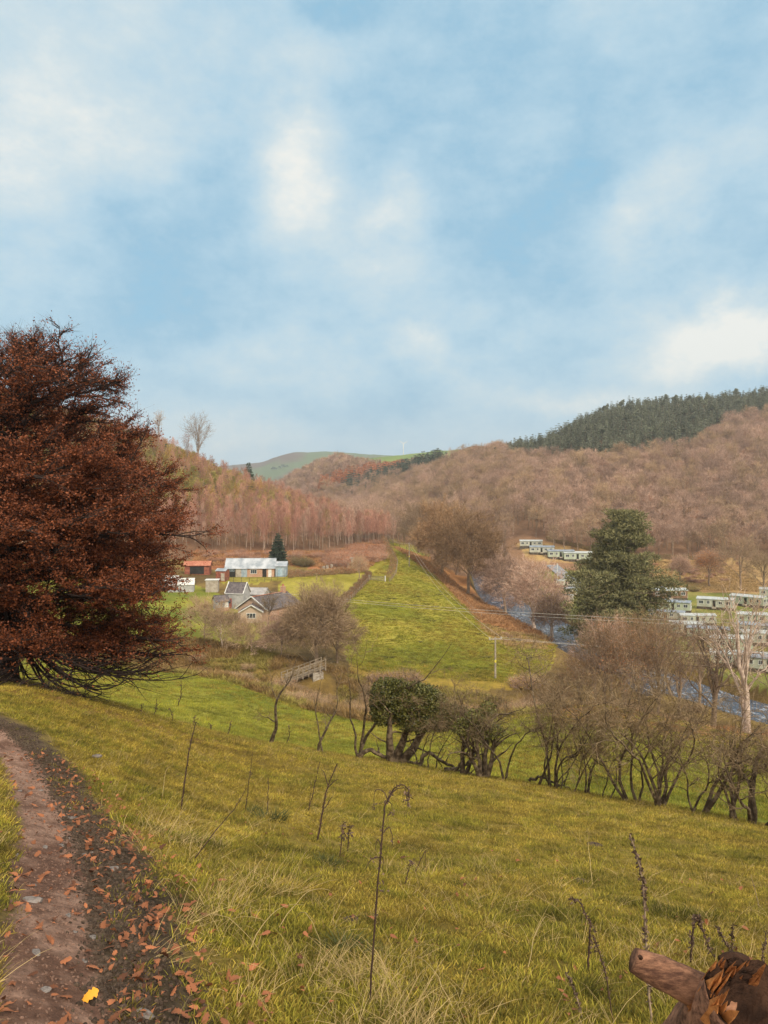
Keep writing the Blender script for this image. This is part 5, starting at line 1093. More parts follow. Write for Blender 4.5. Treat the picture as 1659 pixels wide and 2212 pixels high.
# ------------------------------------------------------------------ wind turbine
g = G(871.5, 1880); k = 1880 / F; o = thing('wind_turbine', 'small white wind turbine on the far green hilltop', 'wind turbine', g); th_ = V(958.5) * 1880 - g.z
m = MB(); m.tube([(0,0,-1),(0,0,th_)], [.9,.55], 10); part('tower', m.mesh('tower', m_white), o); m = MB(); m.tube([(0,-1.6,th_+.4),(0,2.4,th_+.4)], [.7,.55], 8); hb_ = part('nacelle', m.mesh('nacelle', m_white), o)
for a in (62, -58, 182):
    a = math.radians(a); d = Vector((math.sin(a), 0, math.cos(a))); q = Vector((d.z, 0, -d.x)); m = MB(); L = 12.5; c = Vector((0,-2,th_+.4)); p = []
    for u, w_ in ((0,.7),(.15,1.7),(.5,1.2),(1,.5)): p.append((c + d * L * u, w_))
    vs = []; 
    for b_, w_ in p: vs += [b_ - q * w_ * .4 + Vector((0,.15,0)), b_ + q * w_ * .6 + Vector((0,.15,0)), b_ + q * w_ * .6 - Vector((0,.15,0)), b_ - q * w_ * .4 - Vector((0,.15,0))]
    m.add(vs, [(i*4+j, i*4+(j+1)%4, i*4+4+(j+1)%4, i*4+4+j) for i in range(3) for j in range(4)] + [(3,2,1,0),(12,13,14,15)]); part('blade', m.mesh('blade', m_white), o)
# ------------------------------------------------------------------ foreground grass, litter, stones
def tuft(seed, n, h0, h1, w, spread, lean, mats_mi, mats, curl=.35):
    r = np.random.default_rng(seed); S = Soup(); a = r.uniform(0, 2*PI, n); rr = spread * np.sqrt(r.uniform(0, 1, n)); p = np.stack([np.cos(a)*rr, np.sin(a)*rr, a*0 - .01], 1)
    d = unit(np.stack([np.cos(a), np.sin(a), a*0], 1) * r.uniform(0, lean, n)[:, None] + r.normal(size=(n, 3)) * .18 * lean + np.array([0, 0, 1.0])); L = r.uniform(h0, h1, n)[:, None]; q = perp(d, r) * w / 2
    o = unit(d * np.array([1, 1, 0]) + 1e-4); p1 = p + d * L * .5; p2 = p1 + unit(d + o * curl) * L * .35; p3 = p2 + unit(d * .6 + o * curl * 2.2 - np.array([0, 0, .1])) * L * .3
    v = np.stack([p - q, p + q, p1 + q*.85, p1 - q*.85, p2 + q*.55, p2 - q*.55, p3], 1).reshape(-1, 3); k = np.arange(n)[:, None] * 7
    f = np.concatenate([k + [0,1,2], k + [0,2,3], k + [3,2,4], k + [3,4,5], k + [5,4,6]]); S.add(v, f); return S.mesh('tuft', mats)
g_green = simple('green_grass', (.068,.070,.008), (.35,.295,.034), .7, trans=.3, objvar=.3, posvar=1.3)
g_olive = simple('olive_grass', (.16,.11,.015), (.50,.375,.065), .75, trans=.3, objvar=.3, posvar=1.3)
g_straw = simple('straw_grass', (.30,.20,.07), (.56,.42,.20), .8, trans=.2, objvar=.2)
g_lower = simple('meadow_grass', (.13,.155,.014), (.40,.35,.042), .7, trans=.3, objvar=.22, posvar=.25)
GT = [tuft(1, 34, .015, .045, .0045, .07, 1.3, 0, g_green), tuft(2, 34, .02, .055, .0045, .07, 1.5, 0, g_green), tuft(3, 34, .015, .04, .005, .08, 2.0, 0, g_olive), tuft(4, 32, .02, .05, .0045, .08, 2.4, 0, g_olive),
      tuft(5, 14, .05, .14, .0032, .06, 2.6, 0, g_straw), tuft(6, 8, .12, .34, .0028, .05, 3.0, 0, g_straw), tuft(7, 34, .03, .09, .005, .08, 1.0, 0, g_green)]
r = np.random.default_rng(55)
def scatter_pts(n, y0, y1, u0=-.66, u1=.66, pw=2.0):
    y = (y0**(1/pw) + (y1**(1/pw) - y0**(1/pw)) * r.uniform(size=n)) ** pw; u = r.uniform(u0, u1, n); return u * y, y
def gr_place(n, y0, y1, pw=2.0, smin=1):
    x, y = scatter_pts(n, y0, y1, -.95 if y0 < 6 else -.7, 1.05 if y0 < 6 else .72, pw=pw); ye = np.interp(x / y, ug, Y3); k = y < ye + 1.5; dpp = pdist(x, y, PATH)
    mudw = pdist(x - .28, y, PATH) + fbm(x / 3.1, y / 3.1, 61) * .1
    k &= (dpp > .24 + .08 * fbm(x * 3, y * 3, 5)) & (r.uniform(size=n) < .05 + .95 * sstep(.35, .72, mudw)); k &= r.uniform(size=n) > .8 * sstep(.1, .4, fbm(x / .5, y / .5, 501)) * (y < 14); return x[k], y[k]
X1, Y1 = [], []
for n, a, b_ in ((27000, 2.0, 5.5), (34000, 5.5, 10), (24000, 10, 18), (30000, 18, 42)):
    x, y = gr_place(n, a, b_); X1.append(x); Y1.append(y)
x = np.concatenate(X1); y = np.concatenate(Y1); n = len(x); nz = fbm(x / 1.4, y / 1.4, 301); ng_ = fbm(x / .8, y / .8, 311); form = np.where(nz + r.normal(size=n) * .35 - .12 * sstep(6, 16, y) > 0, r.integers(0, 2, n), r.integers(2, 4, n))
form = np.where((ng_ > .42) & (y < 14), 6, form); st = fbm(x / 1.1, y / 1.1, 321); u_ = x / y
sm = np.clip(st - .1, 0, 1) * .5 + .03 + .5 * np.exp(-((x + 1.35) / .3)**2 - ((y - 5.2) / .7)**2) + .5 * np.exp(-((x + 2.15) / .35)**2 - ((y - 7.6) / 1.0)**2) + .22 * np.exp(-((x + .1) / .35)**2 - ((y - 4.4) / .5)**2) + .12 * sstep(14, 22, y)
form = np.where(r.uniform(size=n) < sm * .5, r.integers(4, 6, n), form); sc = r.uniform(.7, 1.3, n) * (1 + 1.0 * sstep(7, 26, y)); sc = np.where(form >= 4, sc * (.95 - .45 * sstep(8, 20, y)), sc)
ga, gb = nrm(x, y, .5); rot = np.stack([np.arctan(gb) * .6, -np.arctan(ga) * .6, r.uniform(0, 2*PI, n)], 1)
# wind-laid: most tufts lean down the slope to the right
gn_scatter('hillside_grass', 'olive and straw-tinged pasture grass on the near slope', np.stack([x, y, H(x, y) - .005], 1), rot, sc, form, GT, 'grass')
# coarse tussocks in the lower fields
LT = [tuft(11, 30, .10, .22, .018, .30, 1.0, 0, g_lower), tuft(12, 30, .08, .18, .018, .32, 1.2, 0, g_lower), tuft(13, 26, .10, .25, .016, .3, 1.2, 0, g_olive)]
x, y = scatter_pts(42000, 40, 100, pw=1.4); y5 = np.interp(x / y, ug, KY[5]); k = (y > np.interp(x / y, ug, Y3) + 3) & (y < y5 + 2); x, y = x[k], y[k]; n = len(x)
form = np.where(fbm(x / 6, y / 6, 401) + r.normal(size=n) * .3 > .3, 2, r.integers(0, 2, n))
gn_scatter('meadow_grass', 'bright green grazed grass of the lower field', np.stack([x, y, H(x, y) - .02], 1), np.stack([x*0, x*0, r.uniform(0, 6, n)], 1), r.uniform(.7, 1.3, n), form, LT, 'grass')
x, y = scatter_pts(90000, 120, 330, -.2, .24, pw=1.3); z = H(x, y); px = x / y * F + 829.5; py = 1106 - z / y * F; k = inpoly(spurpoly, px, py); x, y, z = x[k], y[k], z[k]; n = len(x)
form = np.where(fbm(x / 9, y / 14, 431) + r.normal(size=n) * .25 > .1, 2, r.integers(0, 2, n))
gn_scatter('spur_grass', 'mottled green and yellow pasture of the spur field', np.stack([x, y, z - .03], 1), np.stack([x*0, x*0, r.uniform(0, 6, n)], 1), r.uniform(.8, 1.7, n), form, LT, 'grass')
# rough sedge along the gully
ST = [tuft(21, 40, .5, 1.1, .05, .5, .8, 0, simple('gully_sedge', (.13,.075,.025), (.30,.19,.07), .85, objvar=.3)), tuft(22, 36, .4, .9, .05, .5, 1.0, 0, simple('gully_grass', (.16,.13,.03), (.30,.24,.06), .85, objvar=.3))]
x, y = scatter_pts(26000, 72, 132, pw=1.2); y5 = np.interp(x / y, ug, KY[5]); px = x / y * F + 829.5; k = (y > y5 - .5) & (y < y5 + 36) & (px < 1240) & (pdist(x, y, RIVER) > 9) & ((y < np.interp(px, [0,480,600,780,850,1150], [150,128,124,118,112,124])) ); k &= np.hypot(x + 11.5, y - 109) > 5.2; x, y = x[k], y[k]; n = len(x)
gn_scatter('gully_sedge', 'rough brown sedge and bramble filling the brook gully', np.stack([x, y, H(x, y) - .05], 1), np.stack([x*0, x*0, r.uniform(0, 6, n)], 1), r.uniform(.5, 1.2, n), (fbm(x / 5, y / 5, 411) > .1).astype(int), ST, 'sedge')
# bracken on the spur's river side, the wood edge and the park bank
BT = [tuft(31, 30, .5, 1.0, .09, .6, 1.3, 0, simple('dead_bracken', (.24,.115,.045), (.44,.25,.12), .85, objvar=.3)), tuft(32, 30, .4, .8, .09, .6, 1.4, 0, simple('tawny_grass', (.27,.18,.07), (.45,.30,.14), .85, objvar=.25))]
x = r.uniform(-110, 140, 90000); y = r.uniform(58, 350, 90000); z = H(x, y); px = x / y * F + 829.5; py = 1106 - z / y * F
k1 = inpoly([(850,1180),(945,1248),(985,1290),(1030,1335),(1060,1360),(1180,1385),(1210,1390),(1120,1345),(1000,1275),(930,1210)], px, py) & (y > 130) & (pdist(x, y, RIVER) > 8)
k2 = inpoly([(420,1192),(720,1192),(800,1165),(828,1180),(822,1210),(790,1230),(700,1228),(600,1215),(420,1225)], px, py) & (y > 222)
k3 = inpoly([(1300,1205),(1420,1212),(1700,1215),(1700,1280),(1380,1270)], px, py) & (y > 225) & (y < 330)
k4 = (y < 115) & inpoly([(1180,1530),(1300,1526),(1420,1543),(1500,1565),(1700,1588),(1700,1610),(1500,1590),(1350,1565),(1200,1550)], px, py)
k5 = inpoly([(1030,1345),(1100,1365),(1180,1375),(1180,1405),(1080,1395)], px, py) & (y > 130) & (y < 200)
k = k1 | k2 | k3 | k4 | k5; form = np.where(k3 | k5, 1, 0)[k]; x, y, z = x[k], y[k], z[k]; n = len(x)
gn_scatter('dead_bracken', 'rusty dead bracken and tawny grass on the banks', np.stack([x, y, z - .05], 1), np.stack([x*0, x*0, r.uniform(0, 6, n)], 1), r.uniform(.5, 1.2, n) * np.where(y < 115, .45, 1), form, BT, 'bracken')
print('bracken', n)

# -- oak leaves
lm = simple('fallen_oak_leaf', (.09,.028,.012), (.34,.125,.05), .7, trans=.15, objvar=.65, spec=.35); lm_y = simple('yellow_leaf', (.62,.25,.02), (.75,.36,.03), .6, objvar=0, trans=.1)
def oak_leaf(seed, mat):
    r_ = np.random.default_rng(seed); lob = [(x_ / 22, float(np.interp(x_ / 22, [0, .15, .35, .6, .85, .95, 1.0], [.02, .10, .22, .30, .24, .13, .0]) * (1 - .36 * (.5 + .5 * math.cos(x_ / 22 * 2 * PI * 4.2 + .5))))) for x_ in range(23)]; vs = []; m = MB(); cu = r_.uniform(.5, 1.6) * r_.choice([-1, 1]); tw_ = r_.uniform(-.5, .5)
    def pt(x, y): return ((x - .5), y, .10 * cu * (y / .3) ** 2 * .6 + .12 * math.sin(x * 3 + seed) * cu + tw_ * y * x * .5)
    mid = [pt(x, 0) for x, _ in lob]; up = [pt(x + r_.uniform(-.02, .02), w_ * r_.uniform(.8, 1.2)) for x, w_ in lob]; dn = [pt(x + r_.uniform(-.02, .02), -w_ * r_.uniform(.8, 1.2)) for x, w_ in lob]; n = len(lob)
    m.add(mid + up + dn, [(i, i+1, n+i+1, n+i) for i in range(n-1)] + [(i+1, i, 2*n+i, 2*n+i+1) for i in range(n-1)]); m.tube([(-.5,0,0),(-.72,.03,.02)], .012, 3); return m.mesh('oak_leaf', mat)
OL = [oak_leaf(i, lm) for i in range(7)]
def leafpts(n):
    s = r.uniform(0, 1, n); y = 1.8 + 9 * s ** 1.9; pxp = np.interp(y, [q[1] for q in PATH], [q[0] for q in PATH]); k = r.uniform(size=n)
    x = np.where(k < .56, pxp + .30 + np.abs(r.normal(size=n)) * .42, np.where(k < .82, pxp + r.normal(size=n) * .28, r.uniform(-.5, .55, n) * y)); return x, y
x, y = leafpts(1900); k = np.abs(x / y) < .62; x, y = x[k], y[k]; o_ = np.argsort(y); x, y = x[o_], y[o_]; NL = 290
sz = .026 + .058 * r.uniform(0, 1, len(x)) ** 1.4; rr = np.stack([r.normal(size=len(x)) * .35, r.normal(size=len(x)) * .35 + .1, r.uniform(0, 6.28, len(x))], 1); zz = H(x, y) + .012 + np.where(pdist(x, y, PATH) > .5, .03, 0)
for i in range(NL):
    o = link('fallen_leaf', OL[i % 7]); o.location = (x[i], y[i], zz[i]); o.rotation_euler = rr[i]; o.scale = (sz[i],) * 3; tag(o, 'brown curled oak leaf fallen on or beside the footpath', 'leaf', 'fallen oak leaves by the path')
gn_scatter('leaf_litter', 'drift of brown oak leaves along the muddy path edge', np.stack([x, y, zz], 1)[NL:], rr[NL:], sz[NL:], r.integers(0, 7, len(x) - NL), OL, 'leaf litter')
o = link('fallen_leaf', oak_leaf(3, lm_y)); g = hit(193, 2168); o.location = g + Vector((0,0,.03)); o.scale = (.095,.10,.16); o.rotation_euler = (.45,-.4,.5); tag(o, 'single bright yellow-orange leaf lying on the path', 'leaf')
# -- mud crumbs and pebbles
def lump(seed, mat, fl=.6):
    r_ = np.random.default_rng(seed); import bmesh as _b
    bm = _b.new(); _b.ops.create_icosphere(bm, subdivisions=2, radius=.5)
    for v in bm.verts: n_ = 1 + .22 * math.sin(v.co.x * 5 + seed) * math.sin(v.co.y * 6 + seed * 2) + r_.normal() * .05; v.co *= n_; v.co.z *= fl
    me = bpy.data.meshes.new('stone'); bm.to_mesh(me); bm.free(); me.materials.append(mat); return me
mudm = simple('dark_mud', (.03,.02,.014), (.10,.068,.048), .75, 'noise', 6, .4, objvar=.4, spec=.12); stm = simple('path_stone', (.11,.09,.078), (.22,.185,.165), .7, 'noise', 5, .4, objvar=.25); pcm = simple('path_grit', (.10,.052,.035), (.24,.145,.105), .85, 'noise', 9, .4, objvar=.35)
ML = [lump(i, mudm, .7) for i in range(3)] + [lump(9 + i, pcm, .6) for i in range(2)]; SL = [lump(20 + i, stm, .5) for i in range(4)]
n = 15000; s = r.uniform(0, 1, n); y = 1.8 + 14 * s ** 1.5; pxp = np.interp(y, [q[1] for q in PATH], [q[0] for q in PATH]); q = r.uniform(size=n); off = np.where(q < .62, .42 + r.normal(size=n) * .17, r.uniform(-.28, .3, n)); x = pxp + off
form = np.where(off > .2 + r.normal(size=n) * .06, r.integers(0, 3, n), r.integers(3, 5, n)); sc = np.where(form < 3, r.uniform(.008, .038, n) , r.uniform(.004, .02, n))
gn_scatter('mud_and_grit', 'churned dark mud crumbs and reddish grit on the footpath', np.stack([x, y, H(x, y)], 1), r.uniform(0, 6, (n, 3)), sc, form, ML, 'mud')
for i in range(64):
    y_ = float(1.9 + 7 * r.uniform() ** 1.6); x_ = float(np.interp(y_, [q[1] for q in PATH], [q[0] for q in PATH]) + r.normal() * .17 + (.25 if i % 3 == 0 else 0)); s_ = float(r.uniform(.025, .085) if i > 9 else r.uniform(.09, .17))
    o = link('stone', SL[i % 4]); o.location = (x_, y_, hz(x_, y_) - s_ * .05); o.scale = (s_, s_ * .7, s_ * .5); o.rotation_euler = (0, 0, i * 1.3); tag(o, 'grey stone bedded in the reddish footpath', 'stone', 'stones set in the footpath')
o = link('stone', SL[1]); g = hit(209, 1642); o.location = g + Vector((0,0,.06)); o.scale = (.15,.11,.12); tag(o, 'lone pale grey stone in the grass right of the path', 'stone')
dt = tuft(90, 60, .25, .6, .05, .5, 1.0, 0, simple('rush_tuft', (.05,.05,.015), (.15,.13,.04), .85, objvar=.3))
for i in range(46):
    a, b_ = r.uniform(840, 1120), r.uniform(1330, 1440)
    if i % 2: a, b_ = r.uniform(830, 960), r.uniform(1280, 1360)
    if inpoly(spurpoly, np.array([a]), np.array([b_]))[0]:
        o = link('rush_tuft', dt); o.location = hit(a, b_); s_ = r.uniform(.4, 1.3); o.scale = (s_ * 1.6, s_, s_ * .6); tag(o, 'dark rush tuft dotted on the green spur', 'rush tuft', 'dark rush tufts on the green spur')
# mole-hills and dark tussocks on the slope
for i, (px, py, s_) in enumerate([(580,1770,.3),(700,1868,.2),(1285,1827,.14),(757,1990,.09),(1255,1905,.1),(745,2055,.2),(545,1752,.15)]):
    o = link('tussock', tuft(60 + i, 160, .2, .5, .02, .5, 1.2, 0, simple('dark_tussock_%d' % i, (.035,.045,.012), (.10,.10,.03), .85, objvar=0, trans=.1)) if i in (0,1,6,5) else lump(70 + i, mudm, .5)); o.location = hit(px, py); o.scale = (s_ * 1.7, s_ * 1.4, s_ * 1.1)
    tag(o, ['dark green grass tussock on the slope, largest of them','dark tussock above the tall drooping weed','small earthy molehill on the smooth part of the slope','dark earth patch in the grass beside the tall weed','tiny dark molehill half way down the right slope','dark tuft low in the middle of the slope','small dark tuft beside the largest tussock'][i], 'tussock' if i in (0,1,6,5) else 'molehill')

# ------------------------------------------------------------------ dead weed stalks
st_m = simple('dead_stalk', (.035,.018,.013), (.075,.042,.028), .8, 'noise', 30, objvar=.2); pod_m = simple('seed_pod', (.05,.03,.022), (.15,.095,.06), .8, objvar=.2); pale_m = simple('pale_stalk', (.20,.14,.09), (.36,.27,.18), .8, 'noise', 30, objvar=.2)
def stalk(label, pts, w=2.2, pods=0, podr=1, sides=(), stm_=None, droop=(), Y=None, seed=1, grp='dead weed stalks on the slope', podspan=(.15, 1), leafy=0):
    r_ = np.random.default_rng(seed); g = hit(*pts[0]) if Y is None else G(pts[0][0], Y); Yc = g.y; k = Yc / F
    T = Soup(); S = Soup(); W_ = lambda p, j=0: np.array([U(p[0]) * Yc - g.x, j, V(p[1]) * Yc - g.z])
    def path(pp, rad, j=.0):
        a = np.array([W_(p, j + .0) for p in pp]); t = np.linspace(0, 1, max(10, len(pp) * 4)); c = np.stack([pchip(np.linspace(0, 1, len(a)), a[:, i], t) if len(a) > 2 else np.interp(t, [0, 1], a[:, i]) for i in range(3)], 1); c[1:-1] += r_.normal(size=(len(c)-2, 3)) * k * .5
        c[:, 1] += np.sin(t * 3) * .02; T.tube(c, np.linspace(rad, rad * .45, len(c)) * k, 5); return c
    c = path(pts, w); c[0, 2] -= .03
    for s_ in sides: path(s_, w * .55, r_.uniform(-.03, .03))
    if pods:
        t = r_.uniform(*podspan, pods); p, d = at(c, t); p = p + rdir(pods, r_) * k * 3.4 * podr
        for q in p:
            for _ in range(2): S.leaves(q[None] + rdir(1, r_) * k * .9, np.array([k * 6.5 * podr]), r_, 0, 0, .9)
    for dd in droop:   # hanging withered leaf or flower bunch: x, y, length px, count
        x_, y_, l_, n_ = dd; q = np.array([W_((x_ + r_.normal() * 3, y_ + r_.uniform(0, l_)), r_.normal() * .02) for _ in range(n_)]); S.leaves(q, k * 9 * r_.uniform(.6, 1.3, n_), r_, 0, 0, .5)
    o = thing('dead_weed', label, 'weed', g, 0, grp); part('stem', T.mesh('stem', stm_ or st_m, True), o)
    if S.v: part('seed_head', S.mesh('seed_head', pod_m), o)
stalk('tallest dark weed in the middle, its top hooked over with withered bunches', [(799,2163),(807,2040),(815,1927),(824,1830),(832,1745),(838,1730),(852,1706),(868,1697),(880,1704),(884,1722)], 2.3, 46, .8,
      [[(838,1732),(828,1714),(815,1710),(808,1722),(808,1740)],[(838,1731),(858,1707),(875,1706),(878,1730)],[(838,1735),(845,1742),(848,1752)],[(828,1795),(840,1786),(846,1800),(850,1826)],[(824,1835),(816,1818),(810,1840)],[(820,1850),(805,1855),(790,1875)],[(820,1852),(828,1862),(826,1890)]],
      droop=[(880,1714,26,34),(808,1736,10,10),(848,1750,8,8),(806,1842,20,10),(826,1880,60,14),(848,1812,12,5)], seed=2)
stalk('tall foxglove stalk behind the fallen log, studded with seed pods', [(1407,2214),(1402,2120),(1398,2040),(1394,1935),(1385,1880),(1361,1803)], 3.0, 170, 1.15, seed=3, stm_=pale_m, podspan=(.1, 1))
stalk('dark straight weed at the left with its tip over the lower field', [(391,1751),(402,1660),(411,1605),(423,1560)], 1.9, 30, .5, [[(423,1560),(430,1566)]], seed=4)
stalk('thin weed left of the dark tussock', [(530,1751),(536,1700),(546,1624)], 1.1, 12, .4, [[(540,1680),(548,1660)]], seed=5)
stalk('short thin weed rising from the dark tussock', [(577,1755),(580,1679)], 1.1, 10, .4, seed=6)
stalk('long dry stick leaning across the grass to the right', [(421,1854),(470,1790),(510,1742),(532,1703)], 1.3, 6, .5, seed=7, Y=6.0)
stalk('thin leaning weed behind the knotted one', [(666,1755),(676,1712),(691,1646)], 1.3, 14, .5, [[(668,1745),(672,1700),(670,1690)]], seed=8)
stalk('dark knotted weed with side twigs left of the tallest one', [(686,1815),(696,1760),(705,1710),(729,1649)], 2.2, 50, .55, [[(709,1700),(700,1672),(693,1662)],[(707,1705),(722,1690),(732,1684)],[(701,1745),(712,1730),(718,1720)]], seed=9)
stalk('short weed with drooping brown head, left of a pair', [(734,1851),(738,1815),(742,1780),(748,1776)], 1.4, 10, .6, droop=[(742,1782,34,30)], seed=10)
stalk('short weed with drooping brown head, right of a pair', [(751,1841),(753,1805),(756,1780)], 1.4, 8, .6, droop=[(756,1782,26,22)], seed=11)
stalk('small weed with a dark oval seed head near the slope centre', [(873,1917),(882,1885),(889,1860)], 1.3, 12, .6, droop=[(889,1856,14,16)], seed=12)
stalk('small bent weed forking left and down', [(895,1886),(908,1860),(919,1841),(920,1870),(921,1895)], 1.1, 8, .5, seed=13)
stalk('broken dark stub of a weed curling over to the left', [(1270,2096),(1274,2050),(1277,1997),(1268,1985),(1258,1958),(1247,1945),(1228,1942)], 2.6, 40, .8, droop=[(1238,1940,8,16),(1280,2000,60,26)], seed=14)
stalk('pod-covered weed slanting down right of the curled one', [(1326,2212),(1310,2110),(1296,2060),(1283,2024)], 1.6, 50, .8, seed=15)
stalk('weed with pale grey pods at the bottom, left of the log', [(1259,2203),(1248,2160),(1237,2130),(1224,2104)], 1.5, 56, .9, seed=16, stm_=pale_m)
stalk('snapped weed whose top hangs down to the right behind the log', [(1491,2090),(1496,2040),(1502,1992),(1510,1984),(1518,2005),(1530,2040),(1540,2066)], 2.4, 80, 1.1, seed=17)
stalk('thin weed leaning left behind the broken log', [(1589,2076),(1570,2040),(1546,2000)], 1.6, 44, .9, seed=18)
stalk('upright thin weed behind the broken log', [(1584,2056),(1583,2030),(1584,1994)], 1.4, 34, .9, seed=19)
stalk('reddish weed at the far right edge of the slope', [(1655,2110),(1650,2070),(1656,2010)], 1.6, 30, .9, seed=20)
stalk('thin pale grass stalk far right on the slope', [(1640,1960),(1632,1920),(1622,1890)], .8, 6, .4, seed=21, stm_=pale_m)
for i, (a, b_, c_, d_) in enumerate([(330,1548,338,1510),(372,1560,366,1530),(412,1572,420,1545),(455,1580,450,1560),(490,1585,498,1560),(620,1600,624,1570),(385,1520,392,1470),(300,1540,306,1520)]):
    stalk('small twiggy sapling along the brow of the slope, left of the hedge trees', [(a, b_ + 4), ((a + c_) / 2 + 3, (b_ + d_) / 2), (c_, d_)], 1.0, 8, .5, [[((a + c_)/2, (b_ + d_)/2), (c_ + 10, d_ + 6)]], seed=30 + i, Y=float(np.interp(a, [q[0] for q in T3], [q[1] for q in T3])) - 1, grp='saplings on the brow of the slope')
# wisps of long straw lying in the grass
for i, (a, b_, c_, d_) in enumerate([(603,2010,725,1955),(640,1990,700,2100),(540,2060,660,1990),(980,2190,900,2100),(350,1730,372,1690),(430,1990,560,2085),(380,1925,330,1960),(1280,1915,1268,1850),(1140,2100,1190,2020)]):
    g = hit(a, b_); h = hit(c_, d_); T = Soup(); v = np.array(h - g); c = curve((0,0,.02), v + np.array([0,0,.10]), np.random.default_rng(i), .12, .06, 9); T.tube(c, np.linspace(.0035, .0012, 9), 4); o = link('grass_stem', T.mesh('grass_stem', g_straw)); o.location = g; tag(o, 'long pale straw stem bent over in the foreground grass', 'grass stem', 'long straw stems in the grass')

# ------------------------------------------------------------------ the broken log, bottom right
def grain(name, ca, cb, s1, s2):
    m = newmat(name); t = N(m.node_tree); out = t.n('ShaderNodeOutputMaterial'); b = t.n('ShaderNodeBsdfPrincipled'); b.inputs['Roughness'].default_value = .8; b.inputs['Specular IOR Level'].default_value = .2
    tc = t.n('ShaderNodeTexCoord').outputs['Object']; mp = t.n('ShaderNodeMapping'); mp.inputs['Rotation'].default_value = (0, .6, 0); mp.inputs['Scale'].default_value = (.35, 1, 1.2); t.l(tc, mp.inputs['Vector'])
    f1 = t.noise(mp.outputs[0], s1, 8, .7); f2 = t.noise(mp.outputs[0], s2, 8, .75); f = t.math('ADD', t.math('MULTIPLY', f1, .55), t.math('MULTIPLY', f2, .45))
    t.l(t.mix(t.mr(f, .38, .62), ca, cb), b.inputs['Base Color']); bn = t.n('ShaderNodeBump'); bn.inputs['Strength'].default_value = 1; bn.inputs['Distance'].default_value = .012
    t.l(f, bn.inputs['Height']); t.l(bn.outputs[0], b.inputs['Normal']); t.l(b.outputs[0], out.inputs[0]); return m
lb_ = simple('reddish_bark_plain', (.050,.020,.011), (.25,.115,.060), .75, 'noise', 9, 1.0, objvar=0, lo=.32, hi=.66, spec=.2); rot_m = grain('splintered_wood', (.15,.045,.014), (.50,.20,.06), 8, 55)
lb = grain('reddish_log_bark', (.055,.024,.015), (.34,.17,.10), 7, 34)
rot_m_ = simple('splintered_wood', (.13,.036,.010), (.42,.16,.045), .85, 'noise', 22, .9, objvar=0); moss = simple('dark_wet_bark', (.018,.009,.006), (.06,.03,.018), .8, 'noise', 9, 1.0, objvar=0, spec=.1)
def rough_tube(pts, rad, n, rings, r_, amp, jag=0):
    m = MB(); pts = np.array(pts, float); t = np.linspace(0, 1, rings); c = np.stack([pchip(np.linspace(0, 1, len(pts)), pts[:, i], t) for i in range(3)], 1); R_ = np.interp(t, np.linspace(0, 1, len(rad)), rad); tg = unit(np.gradient(c, axis=0)); a = np.array([0, 0, 1.0]); vs = []
    for i in range(rings):
        a = a - tg[i] * a.dot(tg[i]); a /= np.linalg.norm(a); b_ = np.cross(tg[i], a)
        for k in range(n):
            w_ = 2*PI*k/n; rr_ = R_[i] * (1 + amp * (math.sin(w_*3 + t[i]*5) * .5 + math.sin(w_*7 + t[i]*13 + 1) * .3 + math.sin(t[i]*31 + w_*2) * .25)) ; j = jag * (abs(math.sin(w_*4.3)) + r_.uniform(0, .5)) if i == rings - 1 else 0
            vs.append(c[i] + (a*math.cos(w_) + b_*math.sin(w_)) * rr_ + tg[i] * j)
    f = [(i*n+k, i*n+(k+1)%n, (i+1)*n+(k+1)%n, (i+1)*n+k) for i in range(rings-1) for k in range(n)]; m.add(vs, f); q = len(vs); m.v.append(tuple(c[0])); m.v.append(tuple(c[-1])); m.n += 2
    for k in range(n): m.f.append((q, (k+1)%n, k)); m.f.append((q+1, (rings-1)*n+k, (rings-1)*n+(k+1)%n)); m.m += [0, 1]
    return m
Yl = 2.55; W2 = lambda px, py, Y=Yl: np.array([U(px)*Y, Y, V(py)*Y]); g = np.array(G(1600, 3.0)); r_ = np.random.default_rng(3)
o = thing('fallen_log', 'broken reddish-brown log with a thick branch stub pointing left, bottom right corner', 'log', g.tolist())
m = rough_tube([W2(1368,2072,2.62) - g, W2(1440,2107,2.6) - g, W2(1510,2142,2.58) - g, W2(1570,2178,2.56) - g], [.040,.052,.056,.060,.066], 22, 26, r_, .07); bs = part('branch_stub', m.mesh('branch_stub', [lb, lb], True), o)
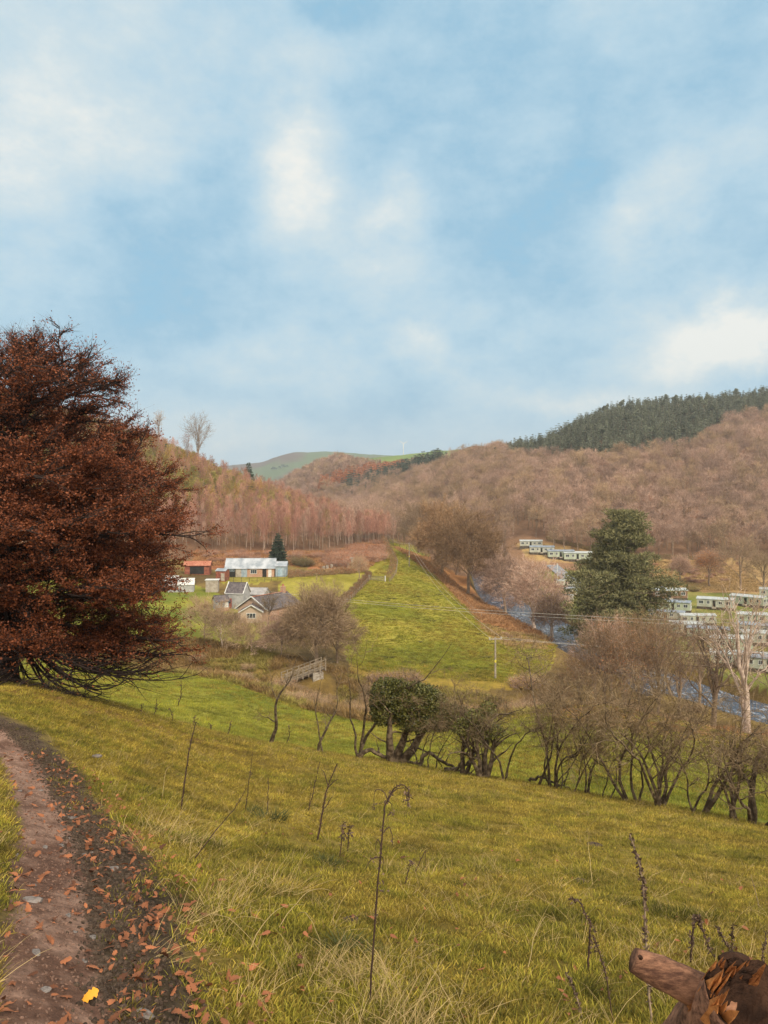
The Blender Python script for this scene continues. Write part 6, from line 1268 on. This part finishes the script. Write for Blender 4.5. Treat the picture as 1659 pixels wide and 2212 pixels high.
m = MB(); m.tube([W2(1384,2069,2.55) - g, W2(1382,2065,2.535) - g], [.008,.005], 6); part('knot', m.mesh('knot', moss), bs)
ax = [W2(1440,2420,2.85) - g, W2(1520,2290,2.66) - g, W2(1585,2210,2.52) - g, W2(1622,2168,2.42) - g]
m = rough_tube(ax, [.16,.155,.145,.135], 44, 44, r_, .09, .02); k = len(m.v) - 1; dv = ax[3] - ax[2]; dv /= np.linalg.norm(dv); m.v[k] = tuple(np.array(m.v[k]) - dv * .16); part('trunk', m.mesh('trunk', [lb, moss], True), o)
m = MB(); up_ = np.array([0, 0, 1.0]); s1 = np.cross(dv, up_); s1 /= np.linalg.norm(s1); u1 = np.cross(s1, dv)
for i in range(42):      # long split slabs lying along the grain round the broken rim
    w_ = r_.uniform(-.9, 1.9); rr_ = r_.uniform(.085, .138); ln = r_.uniform(.16, .30); dd = dv + r_.normal(size=3) * .05; dd /= np.linalg.norm(dd)
    c_ = ax[3] + (u1 * math.cos(w_) + s1 * math.sin(w_)) * rr_ - dv * r_.uniform(.02, .12); zq = Vector(dd.tolist()).to_track_quat('X', 'Z').to_matrix() @ Matrix.Rotation(w_ + r_.normal() * .4, 3, 'X')
    hw, ht = r_.uniform(.005, .016), r_.uniform(.002, .006); tip = r_.uniform(-.6, .6) * hw
    vs = [Vector(c_.tolist()) + zq @ Vector(q) for q in [(-ln/2,-hw,-ht),(-ln/2,hw,-ht),(-ln/2,hw,ht),(-ln/2,-hw,ht),(ln*.25,-hw*.9,-ht),(ln*.25,hw*.8,-ht),(ln*.25,hw*.8,ht),(ln*.25,-hw*.9,ht),(ln/2,tip,0)]]
    m.add(vs, [(0,3,2,1),(0,1,5,4),(1,2,6,5),(2,3,7,6),(3,0,4,7),(4,5,8),(5,6,8),(6,7,8),(7,4,8)])
part('splintered_wood', m.mesh('splintered_wood', rot_m), o)
m = rough_tube([W2(1556,2078,2.8) - g, W2(1580,2074,2.8) - g, W2(1612,2082,2.8) - g], [.022,.028,.03], 12, 8, r_, .1); part('cut_stub', m.mesh('cut_stub', [moss, m_conc], True), o)
